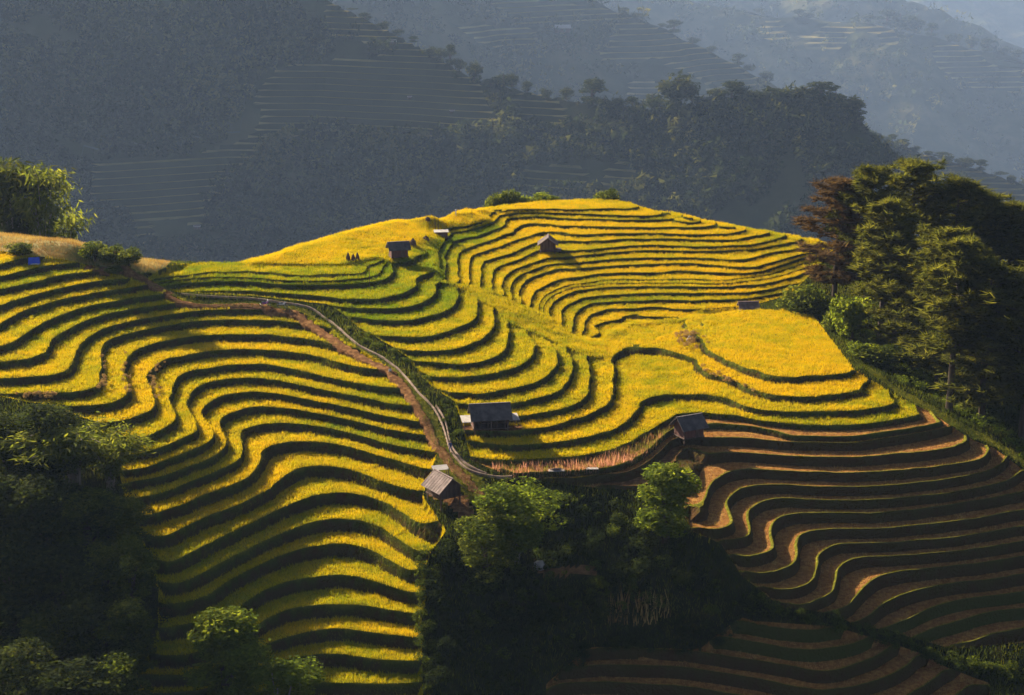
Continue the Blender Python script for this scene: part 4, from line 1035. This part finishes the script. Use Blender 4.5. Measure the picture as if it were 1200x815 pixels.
# the pine wood on the right
for k, (key, lab, ub, vb, vt, w) in enumerate([
    ('pine_red', 'reddish browning pine at the left end of the pine wood', 977, 372, 212, 66),
    ('pine', 'tall pine just right of the reddish pine', 1012, 384, 197, 62),
    ('pine3', 'thin dark pine in front of the two left pines', 1030, 410, 236, 58),
    ('pine2', 'tallest pine of the wood with broad top', 1062, 388, 191, 74),
    ('pine_low', 'bushy light green pine in the front of the wood', 1098, 452, 272, 88),
    ('pine', 'pine with layered top right of the tallest pine', 1112, 400, 212, 74),
    ('pine3', 'slender pine with visible stem behind the bushy pine', 1142, 402, 226, 62),
    ('pine2', 'broad layered pine near the right edge of the wood', 1174, 410, 240, 76),
    ('pine', 'pine cut by the right edge of the picture, upper row', 1208, 420, 248, 74),
    ('pine_low', 'dark low-branched pine in shade, front right', 1150, 492, 312, 96),
    ('pine2', 'shaded pine at the right edge, front row', 1196, 520, 326, 96),
    ('pine3', 'tall bare-stemmed pine at the front of the wood', 1112, 480, 282, 66),
    ('pine_low', 'shaded pine between the dark trunk and the bushy pine', 1046, 418, 262, 72),
    ('pine', 'pine behind the shaded front right pines', 1230, 500, 300, 90),
    ]):
    tree_at(key, 'pine_tree', lab, 'pine tree', ub, vb, vt, w, 'pines of the wood on the right')
for lab, key, u, vb, vt, w in [('yellow green young tree at the foot of the pines', 'shrub_light', 998, 400, 330, 38), ('dark bush at the left foot of the reddish pine', 'shrub', 948, 368, 324, 42), ('rounded bush in the gully beside the right field', 'shrub', 964, 372, 342, 34), ('bush below the bowl terraces beside the roof', 'shrub', 928, 362, 338, 30), ('bush between the young tree and the gully', 'shrub', 982, 388, 352, 30), ('leafy bush under the trunks of the front pines', 'shrub', 1030, 428, 398, 44), ('pale leafy bush on the wood edge above the long field', 'shrub_light', 1012, 420, 396, 30)]:
    tree_at(key, 'shrub', lab, 'shrub', u, vb, vt, w)
# undergrowth in the gully, along the bund and round the wood edge: one mass each
def thicket(name, poly, n, smin, smax, per, leaf, material, seed, squash=.75, zoff=0):
    r = np.random.default_rng(seed); u0 = min(p[0] for p in poly); u1 = max(p[0] for p in poly); v0 = min(p[1] for p in poly); v1 = max(p[1] for p in poly)
    B = []
    while len(B) < n:
        u, v = r.uniform(u0, u1), r.uniform(v0, v1)
        if inside(np.array([u]), np.array([v]), poly)[0]:
            x, y, z = hit(u, v); s = smin+(smax-smin)*r.random()**2
            B.append((x, y, z+s*.35+zoff, s, s, s*squash))
    V, F, t = leaves(B, n*per, leaf, seed, up=.4, shell=.5)
    o = obj(name, np_mesh(name, V, F, [material], None, {'tint': t*.8})); tag(o, kind='stuff')
thicket('undergrowth', pl("512,640 560,600 640,575 745,588 790,612 812,640 845,660 880,690 925,716 860,722 835,742 700,748 640,770 610,815 510,815 505,720"), 130, .5, 1.9, 260, .30, M['leaf_shaded'], 61)
thicket('bund_shrubs', pl("880,696 930,716 985,724 1050,745 1110,768 1200,782 1200,800 1130,788 1060,762 1000,742 930,727 870,716"), 150, .4, 1.0, 120, .22, M['leaf'], 62)
thicket('wood_edge_shrubs', pl("955,372 985,372 1010,410 1050,445 1100,470 1165,508 1205,540 1205,524 1160,490 1100,452 1040,412 1000,370 975,350 950,350"), 170, .5, 1.5, 170, .26, M['leaf_light'], 63)
thicket('path_shrubs', pl("392,362 412,372 430,392 470,412 500,445 530,480 545,515 550,540 528,520 515,480 492,452 470,428 440,408 410,388"), 46, .25, .75, 110, .2, M['leaf'], 64)
thicket('wood_floor', pl("-40,480 60,480 118,500 140,560 150,610 170,650 178,720 165,815 -40,815"), 130, 1.2, 3.2, 240, .38, M['leaf_shaded'], 65)
thicket('pine_floor', pl("1020,400 1060,410 1210,470 1210,535 1160,500 1100,462 1050,440"), 60, .8, 1.8, 160, .3, M['leaf_shaded'], 66)
thicket('undergrowth', pl("520,640 640,580 745,590 800,620 860,680 900,712 835,735 700,740 640,765 560,800 515,800"), 95, .4, 1.3, 200, .26, M['leaf'], 69)
thicket('edge_shrubs', pl("488,660 500,640 512,660 512,815 488,815"), 60, .3, 1.0, 130, .22, M['leaf'], 67)
thicket('edge_shrubs', pl("690,752 780,752 850,736 872,716 884,722 860,745 820,764 700,762 655,800 640,800"), 70, .3, .9, 120, .22, M['leaf_shaded'], 68)
# trees along the far ridges
nh = MOUNT['near'][0]
def ridge_y(name, u):
    R = MOUNT[name][1]
    ys = R[:, 2]; x = (u-600)/FPX*ys.mean(); 
    for _ in range(4):
        y = float(np.interp(x, R[:, 0], R[:, 2])); z = float(np.interp(x, R[:, 0], R[:, 1])); d = y*_cp-(z-ZC)*_sp; x = (u-600)/FPX*d
    return y
ORD = 'first second third fourth fifth sixth seventh eighth ninth tenth eleventh twelfth thirteenth fourteenth fifteenth sixteenth seventeenth eighteenth nineteenth twentieth twenty-first twenty-second twenty-third twenty-fourth twenty-fifth twenty-sixth twenty-seventh twenty-eighth twenty-ninth thirtieth thirty-first thirty-second thirty-third thirty-fourth thirty-fifth thirty-sixth thirty-seventh thirty-eighth thirty-ninth fortieth'.split()
def ridge_trees(mname, name, what, L, group, front=8):
    for i, (u, vt, w) in enumerate(sorted(L)):
        tree_top(('ridge', 'ridge2', 'ridge3')[i % 3], name, '%s tree from the left %s' % (ORD[i], what), 'tree', u, vt, ridge_y(mname, u)-front*((i*7) % 4)/3, w, group, MOUNT[mname][0])
ridge_trees('near', 'ridge_tree', 'on the crest of the near shaded ridge',
    [(413, 22, 12), (428, 14, 12), (448, 20, 14), (466, 32, 12), (484, 42, 12), (503, 48, 16), (516, 52, 14), (527, 50, 12), (540, 62, 14), (556, 66, 18), (575, 92, 24), (590, 80, 22), (600, 82, 14), (618, 94, 12), (640, 98, 12), (664, 98, 14), (694, 90, 30), (708, 106, 18), (724, 110, 16), (742, 112, 14), (765, 101, 16), (795, 70, 40), (812, 100, 16), (826, 108, 20), (842, 100, 24), (858, 93, 30), (876, 100, 26), (892, 106, 22), (908, 103, 22), (926, 97, 28), (944, 96, 30), (962, 94, 32), (980, 102, 26), (998, 106, 30), (1006, 116, 22)], 'trees along the near ridge crest')
ridge_trees('shoulder', 'ridge_tree', 'on the sunlit shoulder behind the near ridge',
    [(1046, 156, 12), (1058, 162, 14), (1072, 168, 12), (1088, 176, 12), (1104, 178, 16), (1112, 174, 12), (1132, 182, 22), (1150, 186, 14), (1172, 200, 14), (1186, 203, 12)], 'trees on the sunlit shoulder')
ridge_trees('far', 'ridge_tree', 'on the hazy farther ridge at upper right',
    [(889, 8, 10), (936, 10, 16), (946, 12, 14), (1018, 14, 14), (1040, 10, 20), (1056, 8, 26), (1074, 14, 18), (1092, 26, 14), (1120, 34, 16), (1140, 38, 14), (1158, 44, 16), (1176, 50, 14), (1192, 56, 14)], 'trees on the hazy farther ridge')
ridge_trees('middle', 'ridge_tree', 'on the hazy middle ridge',
    [(704, -6, 14), (732, 8, 12), (748, 12, 14), (776, 26, 10), (790, 22, 16), (812, 40, 12), (834, 52, 12), (866, 62, 16), (880, 72, 12), (898, 80, 14)], 'trees on the hazy middle ridge')
for lab, u, v, Y in [('rust tinted round tree standing out on the shaded slope above the summit field', 818, 238, None)]:
    yy = 1400.0
    for _ in range(30):
        x, z = at_y(u, 238, yy); hgt = nh(np.array(x), np.array(yy)).item(); yy += (z-hgt)*.6
    plant('ridge3', 'slope_tree', lab, 'tree', float(x), yy, hgt-.3, 16)
# ------------------------------------------------------------------ huts
def hut(name, label, x, y, z, w, d, wall, rise, rz, roof, walls, stilt=.6, over=.45, open_front=False, awning=False, deck=0.0, cat='hut', flat=False):
    """ridge along local x; posts from the ground, plank walls, two ribbed roof slopes"""
    root = empty(name, (x, y, z), rz); f = stilt; e = f+wall
    for sx in (-1, 0, 1) if w > 4 else (-1, 1):
        for sy in (-1, 1): MB().box((sx*(w/2-.1), sy*(d/2-.1), (e-.6)/2), (.16, .16, e+.6)).build('post', M['wood'], root)
    MB().box((0, -deck/2, f-.06), (w+.2, d+.2+deck, .14)).build('floor', M['wood'], root)
    def wall_panel(nm, c, ln, ax, h0, h1):
        nb = max(3, int(ln/.32)); mb = MB()
        for i in range(nb):
            t = -ln/2+ln*(i+.5)/nb; off = .012*((i*7) % 3)
            if ax == 'x': mb.box((t, c+off, (h0+h1)/2), (ln/nb-.02, .05, h1-h0))
            else: mb.box((c+off, t, (h0+h1)/2), (.05, ln/nb-.02, h1-h0))
        return mb.build(nm, walls, root)
    wall_panel('back_wall', d/2-.05, w-.3, 'x', f+.02, e)
    wall_panel('side_wall', -w/2+.04, d-.3, 'y', f+.02, e); wall_panel('side_wall', w/2-.04, d-.3, 'y', f+.02, e)
    if open_front:
        for i in range(4): MB().box((-w/2+w*(i+.5)/4+.15, -d/2+.1, e/2), (.10, .10, e)).build('front_post', M['wood'], root)
        MB().box((0, -d/2+.1, f+.75), (w, .06, .08)).build('rail', M['wood'], root)
    else:
        wall_panel('front_wall', -d/2+.02, w-.3, 'x', f+.02, e)
        dr = MB().box((w*.18, -d/2-.03, f+.02+wall*.42), (.75, .06, wall*.84)).build('door', M['wood'], root)
    if flat:
        MB().slab([(-w/2-over, -d/2-over, e+.05), (w/2+over, -d/2-over, e+.05), (w/2+over, d/2+over, e+.05+rise), (-w/2-over, d/2+over, e+.05+rise)], .06).build('roof', roof, root)
        return tag(root, label, cat)
    ro = over; k = rise/(d/2)
    for sy in (-1, 1):
        y1 = sy*(d/2+ro); z1 = e-ro*k+.06; z0 = e+rise+.06
        q = [(-w/2-ro, y1, z1), (w/2+ro, y1, z1), (w/2+ro, 0, z0), (-w/2-ro, 0, z0)]
        if sy > 0: q = q[::-1]
        s = MB().slab(q, .07).build('roof_slope', roof, root)
        n = int((w+2*ro)/.55)
        for i in range(n+1):
            xx = -w/2-ro+.05+(w+2*ro-.1)*i/n
            MB().slab([(xx-.06, y1, z1+.05), (xx+.06, y1, z1+.05), (xx+.06, 0, z0+.05), (xx-.06, 0, z0+.05)] if sy < 0 else [(xx+.06, y1, z1+.05), (xx-.06, y1, z1+.05), (xx-.06, 0, z0+.05), (xx+.06, 0, z0+.05)], .05).build('roof_rib', roof, s)
    MB().box((0, 0, e+rise+.10), (w+2*ro+.06, .26, .07)).build('ridge_cap', roof, root)
    for sx in (-1, 1):
        xx = sx*(w/2-.02); t = .025
        V = [(xx-t, -d/2, e), (xx-t, d/2, e), (xx-t, 0, e+rise), (xx+t, -d/2, e), (xx+t, d/2, e), (xx+t, 0, e+rise)]
        MB().add(V, [(0, 1, 2), (5, 4, 3), (0, 3, 4, 1), (1, 4, 5, 2), (2, 5, 3, 0)]).build('gable', walls, root)
    if awning:
        for sx in (-1, 1):
            MB().slab([(sx*(w/2)+(-1.7 if sx < 0 else .1), -d/2-.2, f+1.15), (sx*(w/2)+(-.1 if sx < 0 else 1.6), -d/2-.2, f+1.15), (sx*(w/2)+(-.1 if sx < 0 else 1.6), d/2-.6, f+1.35), (sx*(w/2)+(-1.7 if sx < 0 else .1), d/2-.6, f+1.35)], .05).build('awning', M['roof_pale'], root)
            for yy in (-d/2, d/2-.9): MB().box((sx*(w/2+1.35), yy, (f+1.2)/2), (.09, .09, f+1.2)).build('awning_post', M['wood'], root)
    return tag(root, label, cat)
def spot(u, v):
    x, y, z = hit(u, v); return x, y, ground_z(x, y)
x, y, z = spot(574, 497)
hut('stilt_hut', 'long dark-roofed open pavilion with pale side awnings among the central terraces', x, y, z, 5.0, 3.2, 1.7, 1.5, math.radians(9), M['roof_dark'], M['wood_red'], .35, .5, True, True)
x, y, z = spot(520, 588)
hut('stilt_hut', 'stilt hut with brown roof beside the path below the pavilion', x, y, z, 3.6, 3.2, 1.3, 1.35, math.radians(-56), M['roof_pink'], M['wood'], 1.3, .55, deck=.0)
x, y, z = spot(516, 560)
MB_r = empty('lean_to', (x, y, z), .3); MB().slab([(-1.1, -.7, 1.5), (1.1, -.7, 1.5), (1.1, .7, 1.75), (-1.1, .7, 1.75)], .05).build('roof', M['roof_pale'], MB_r)
for sx in (-1, 1):
    for sy in (-.6, .6): MB().box((sx, sy, .75), (.09, .09, 1.7)).build('post', M['wood'], MB_r)
tag(MB_r, 'small white-roofed lean-to just behind the stilt hut by the path', 'lean-to')
x, y, z = spot(642, 293)
hut('stilt_hut', 'small hut with pinkish gable roof in the upper bowl of terraces', x, y, z, 3.2, 3.0, 1.5, 1.1, math.radians(88), M['roof_pink'], M['wood'], .7, .55, deck=1.0)
x, y, z = spot(467, 302)
hut('stilt_hut', 'brown two-storey hut with dark roof at the edge of the green terraces', x, y, z, 3.1, 2.3, 1.6, .9, math.radians(16), M['roof_dark'], M['wood_red'], .5, .5)
x, y, z = spot(517, 276)
hut('shed', 'low brown shed with flat pale roof below the yellow plateau field', x, y, z, 2.5, 1.8, 1.1, .12, math.radians(6), M['roof_pale'], M['wood_red'], .15, .2, cat='shed', flat=True)
x, y, z = spot(807, 512)
hut('stilt_hut', 'dark hut with reddish walls above the harvested terraces at right centre', x, y, z, 3.4, 2.8, 1.7, 1.2, math.radians(28), M['roof_dark'], M['wood_red'], .5, .55)
yy = 304.5; x, zt = at_y(877, 356.5, yy); z = ground_z(float(x), yy)
hut('hut', 'hut showing only its roof behind the big right field', float(x), yy, z, 3.0, 2.4, max(.8, float(zt)-z-1.1), .8, 0.05, M['roof_pink'], M['wood'], .2, .4)
# ------------------------------------------------------------------ poles, stacks, tarp, racks
def pole(label, u, vb, vt, r=.06, m='wood', arm=False):
    x, y, z = spot(u, vb); h = float(at_y(u, vt, y)[1])-z
    o = empty('pole', (x, y, z)); MB().tube([(0, 0, -.5), (.02, 0, h*.5), (0, 0, h)], [r*1.2, r, r*.8], 7).build('shaft', M[m], o)
    MB().tube([(0, 0, h), (0, 0, h+.06)], [r*1.3, r*1.1], 7).build('cap', M[m], o)
    return tag(o, label, 'pole')
pole('left one of two thin poles behind the pale-roofed shed', 510, 271, 254)
pole('right one of two thin poles behind the pale-roofed shed', 513.5, 271, 254)
pole('thin pole alone on the yellow plateau skyline', 553, 256, 246)
pole('thin dark pole in the green terraces left of the two-storey hut', 433, 331, 313)
pole('short white marker post on the plateau skyline', 534, 253, 246, .13, 'white')
pole('leaning stick on the end of the dirt track by the motorbikes', 339, 366, 361, .05)
def stack(label, u, v, h, r):
    x, y, z = spot(u, v); o = empty('straw_stack', (x, y, z)); rr = random.Random(int(u)); mb = MB()
    for i in range(14):
        a = i*2*math.pi/14; mb.tube([(math.cos(a)*r, math.sin(a)*r, -.1), (math.cos(a)*r*.75, math.sin(a)*r*.75, h*.5), (math.cos(a)*.07, math.sin(a)*.07, h*rr.uniform(.88, 1.0))], [.16*r+.06, .14*r+.06, .04], 5)
    mb.build('sheaf', M['straw_stack'], o); MB().tube([(0, 0, 0), (0, 0, h*1.1)], [.06, .03], 5).build('stake', M['wood'], o)
    return tag(o, label, 'straw stack')
stack('left one of three dark straw stacks on the plateau edge', 408, 305, 1.5, .35); stack('middle one of three dark straw stacks on the plateau edge', 414, 304.5, 1.2, .32); stack('right one of three dark straw stacks on the plateau edge', 419, 304, 1.3, .3)
stack('dark straw stack right of the two-storey hut', 484, 287, 1.5, .55); stack('low dark straw stack beside the pale-roofed shed', 499, 281, .9, .6)
stack('small straw stack high on the yellow plateau field', 501, 258, .8, .5)
x, y, z = spot(40, 305)
o = empty('tarp_tent', (x, y, z), .2)
for sy in (-1, 1):
    q = [(-1.0, sy*.75, .05), (1.0, sy*.75, .05), (.85, 0, 1.25), (-.85, 0, 1.25)]; MB().slab(q if sy < 0 else q[::-1], .04).build('tarp_side', M['blue'], o)
MB().slab([(-.95, -.72, 0), (-.95, .72, 0), (-.86, .02, 1.22), (-.86, -.02, 1.22)], .04).build('tarp_end', M['blue'], o); MB().tube([(-.9, 0, 1.2), (.9, 0, 1.2)], .04, 6).build('ridge_pole', M['wood'], o)
tag(o, 'blue tarp shelter at the top of the left terraces', 'tarp')
x, y, z = spot(41, 308.5); o = empty('sheet', (x, y, z+.25)); mb = MB(); mb.slab([(-.7, -.3, .02), (.1, -.35, .1), (.1, .3, .12), (-.7, .3, .04)], .03); mb.slab([(.1, -.35, .1), (.75, -.25, .02), (.7, .3, .03), (.1, .3, .12)], .03); mb.build('cloth', M['white'], o); tag(o, 'white cloth lying in front of the blue tarp', 'cloth')
def rack(label, u, v, w, d, h, pile):
    x, y, z = spot(u, v); o = empty('drying_rack', (x, y, z), .05)
    for sx in (-1, 1):
        for sy in (-1, 1): MB().box((sx*w*.45, sy*d*.4, h/2-.4), (.08, .08, h+.8)).build('leg', M['wood'], o)
    MB().box((0, 0, h), (w, d, .06)).build('board', M['roof_pale'], o)
    if pile:
        rr = random.Random(3)
        for i in range(5): MB().tube([(rr.uniform(-.8, .8), rr.uniform(-.2, .2), h+.03), (rr.uniform(-.8, .8), rr.uniform(-.2, .2), h+.22), (rr.uniform(-.8, .8), rr.uniform(-.2, .2), h+.3)], [.16, .14, .05], 6).build('bundle', M['straw'] if False else M['roof_pink'], o)
    return tag(o, label, 'rack')
rack('pale rack heaped with bundles in front of the flower strip', 652, 554, 2.2, .9, 1.0, True)
rack('flat pale rack at the right end of the flower strip', 694, 552, 1.7, .8, 1.0, False)
def rocks(name, label, pts, cat='stone'):
    for i, (u, v, s) in enumerate(pts):
        x, y, z = spot(u, v); rr = np.random.default_rng(i+int(u)); bm = bmesh.new(); bmesh.ops.create_icosphere(bm, subdivisions=2, radius=1)
        for vv in bm.verts: vv.co *= 1+.28*(rr.random()-.5); vv.co.x *= s*1.1; vv.co.y *= s*.8; vv.co.z *= s*1.25
        me = bpy.data.meshes.new(name); bm.to_mesh(me); bm.free(); me.materials.append(M['stone']); tag(obj(name, me, None, (x, y, z+s*.4)), label[i], cat)
rocks('boulder', ['upright pale stone in the bushes left of the big right field', 'pale earth lump on the little clearing in the gully'], [(810, 396, .75), (632, 664, .7)])
thicket('dry_brush', pl("784,392 800,386 826,392 836,408 822,414 800,406"), 22, .35, .8, 150, .2, M['straw'], 71)
thicket('dry_brush', pl("822,428 845,438 880,455 890,462 870,455 840,444 820,434"), 30, .2, .45, 90, .15, M['straw'], 72)
thicket('dry_brush', pl("147,412 152,440 152,462 146,460 143,430"), 22, .2, .4, 90, .15, M['straw'], 73)
thicket('dry_brush', pl("186,424 172,440 176,456 184,470 190,455 180,440 194,424"), 22, .2, .4, 90, .15, M['straw'], 74)
thicket('dry_brush', pl("118,410 122,440 114,455 124,452 126,425"), 18, .2, .35, 90, .15, M['straw'], 75)
thicket('dry_brush', pl("18,461 70,460 68,466 20,466"), 22, .25, .45, 90, .18, M['straw'], 76)
# dry maize standing in the gully
mz = pl("705,712 725,704 785,706 788,722 760,732 708,732"); PM = []
Pq, miq, uq, vq = REST
scatter(Pq[inside(uq, vq, mz)], 5, 1.7, .16, M['straw'], 'dry_maize', None, lambda p: .1+.6*vnoise(p[:, 0], p[:, 1], 3, 14), lean=.35)
# ------------------------------------------------------------------ motorbikes and people
def motorbike(label, u, v, rz, paint):
    x, y, z = spot(u, v); o = empty('motorbike', (x, y, z+.05), rz)
    for sx in (-.62, .62):
        w = MB(); w.tube([(sx+.27*math.cos(a), 0, .30+.27*math.sin(a)) for a in np.linspace(0, 6.283, 17)], .06, 6); wh = w.build('wheel', M['metal'], o)
        r = MB(); [r.tube([(sx, 0, .30), (sx+.25*math.cos(a), 0, .30+.25*math.sin(a))], .015, 4) for a in np.linspace(0, 6.283, 7)[:-1]]; r.build('spokes', M['metal'], wh)
    MB().tube([(-.55, 0, .55), (-.1, 0, .50), (.25, 0, .62), (.48, 0, .80)], [.12, .17, .16, .08], 8).build('body', M[paint], o)
    MB().tube([(-.62, 0, .74), (-.2, 0, .76), (.08, 0, .72)], [.09, .13, .10], 8).build('seat', M['metal'], o)
    MB().tube([(.62, 0, .30), (.50, 0, .75), (.44, 0, .98)], .035, 6).build('fork', M['metal'], o)
    MB().tube([(.36, -.33, 1.02), (.44, 0, .98), (.36, .33, 1.02)], .025, 6).build('handlebar', M['metal'], o)
    MB().tube([(.52, 0, .86), (.62, 0, .85)], [.10, .07], 8).build('headlight', M['white'], o)
    MB().slab([(.42, -.14, .30), (.42, .14, .30), (.50, .14, .74), (.50, -.14, .74)], .03).build('leg_shield', M[paint], o)
    return tag(o, label, 'motorbike')
motorbike('purple motorbike parked on the dirt track across the hill', 311, 358.5, .15, 'purple')
motorbike('pale motorbike parked right of the purple one on the dirt track', 331, 359.5, -.2, 'white')
def person(label, u, v, rz, shirt, lean=.0):
    x, y, z = spot(u, v)
    J = [(0, 0, .93), (0, .0+lean*.4, 1.18), (0, lean, 1.42), (0, lean*1.1, 1.50), (0, lean*1.25, 1.62), (0, lean*1.3, 1.72),
         (-.09, 0, .88), (-.11, -.10, .48), (-.12, .02, .07), (-.12, -.14, .03), (.09, 0, .88), (.11, .08, .48), (.12, .14, .07), (.12, -.02, .03),
         (-.19, lean, 1.40), (-.25, lean-.02, 1.12), (-.22, lean-.16, .90), (-.21, lean-.22, .83), (.19, lean, 1.40), (.26, lean+.02, 1.12), (.24, lean-.12, .88), (.235, lean-.18, .81)]
    E = [(0, 1), (1, 2), (2, 3), (3, 4), (4, 5), (0, 6), (6, 7), (7, 8), (8, 9), (0, 10), (10, 11), (11, 12), (12, 13), (2, 14), (14, 15), (15, 16), (16, 17), (2, 18), (18, 19), (19, 20), (20, 21)]
    Rr = [.15, .14, .16, .055, .095, .085, .10, .065, .045, .04, .10, .065, .045, .04, .07, .045, .035, .03, .07, .045, .035, .03]
    me = bpy.data.meshes.new('body'); me.from_pydata(J, E, []); tmp = bpy.data.objects.new('tmp_body', me); COL.objects.link(tmp)
    tmp.modifiers.new('skin', 'SKIN'); sd = tmp.modifiers.new('sub', 'SUBSURF'); sd.levels = 1
    for i, r in enumerate(Rr): me.skin_vertices[0].data[i].radius = (r, r*(.75 if i < 3 else 1))
    me.skin_vertices[0].data[0].use_root = True
    dg = bpy.context.evaluated_depsgraph_get(); ev = bpy.data.meshes.new_from_object(tmp.evaluated_get(dg)); bpy.data.objects.remove(tmp)
    ev.name = 'body'
    for m in (M[shirt], M['denim'], M['skin']): ev.materials.append(m)
    for p in ev.polygons:
        c = p.center; p.material_index = 2 if c.z > 1.47 or (abs(c.x) > .17 and c.z < .92 and c.z > .75) else (1 if c.z < .93 and abs(c.x) < .2 else 0); p.use_smooth = True
    o = empty('person', (x, y, z+.05), rz); obj('body', ev, o)
    bm = bmesh.new(); bmesh.ops.create_icosphere(bm, subdivisions=2, radius=.105)
    for vv in bm.verts: vv.co.z = max(vv.co.z, -.02)*1.1; vv.co += Vector((0, lean*1.3+.01, 1.70))
    hm_ = bpy.data.meshes.new('hair'); bm.to_mesh(hm_); bm.free(); hm_.materials.append(M['hair']); obj('hair', hm_, o)
    return tag(o, label, 'person')
person('person in white top standing on the path at the end of a left terrace', 457, 434.5, .4, 'white', -.05)
person('person in pale blue clothes walking where the path passes the channel', 528, 530, -.5, 'denim', -.12)
# ------------------------------------------------------------------ farmhouses on the far slopes
def on_mountain(name, u, v):
    hgt = MOUNT[name][0]; t = np.arange(900, 6000, 2.0); dx, dy, dz = ray(u, v)
    below = ZC+dz*t < hgt(dx*t, dy*t); i = int(np.argmax(below)); return float(dx*t[i]), float(dy*t[i]), float(hgt(np.array(dx*t[i]), np.array(dy*t[i])))
for lab, mn, u, v, w in [('pale-roofed farmhouse on the hazy middle mountain', 'middle', 659, 37, 30), ('small pale-roofed farmhouse near the top of the shaded ridge terraces', 'near', 459, 52, 9), ('tiny white house on the shaded ridge terraces left of centre', 'near', 480, 115, 4), ('tiny white house low on the shaded slope above the left terraces', 'near', 231, 268, 6), ('tiny white house on the shaded terraces right of centre', 'near', 530, 131, 4.5)]:
    x, y, z = on_mountain(mn, u, v); o = empty('farmhouse', (x, y, z-1), .15); d = w*.55; h = w*.28
    mb = MB(); mb.box((0, 0, h/2), (w, d, h+2)).build('wall', M['wood'], o)
    for sy in (-1, 1):
        q = [(-w*.55, sy*d*.65, h*.92), (w*.55, sy*d*.65, h*.92), (w*.55, 0, h*1.7), (-w*.55, 0, h*1.7)]; MB().slab(q if sy < 0 else q[::-1], .3).build('roof_slope', M['roof_pale'], o)
    MB().box((w*.1, -d*.5-.1, h*.4), (w*.14, .2, h*.7)).build('door', M['metal'], o); MB().box((-w*.25, -d*.5-.1, h*.55), (w*.16, .2, h*.3)).build('window', M['metal'], o)
    tag(o, lab, 'house')

# ------------------------------------------------------------------ the air
HZ = MB(); HZ.box((0, 5200, -400), (16400, 11600, 1504))
hm = bpy.data.materials.new('haze'); hm.use_nodes = True
for nd in list(hm.node_tree.nodes):
    if nd.type != 'OUTPUT_MATERIAL': hm.node_tree.nodes.remove(nd)
pv_ = hm.node_tree.nodes.new('ShaderNodeVolumePrincipled')
pv_.inputs['Color'].default_value = (.47, .64, 1.0, 1); pv_.inputs['Density'].default_value = HAZE
pv_.inputs['Anisotropy'].default_value = .25
hm.node_tree.links.new(pv_.outputs[0], hm.node_tree.nodes['Material Output'].inputs['Volume'])
haze = HZ.build('haze', hm); tag(haze, kind='stuff')
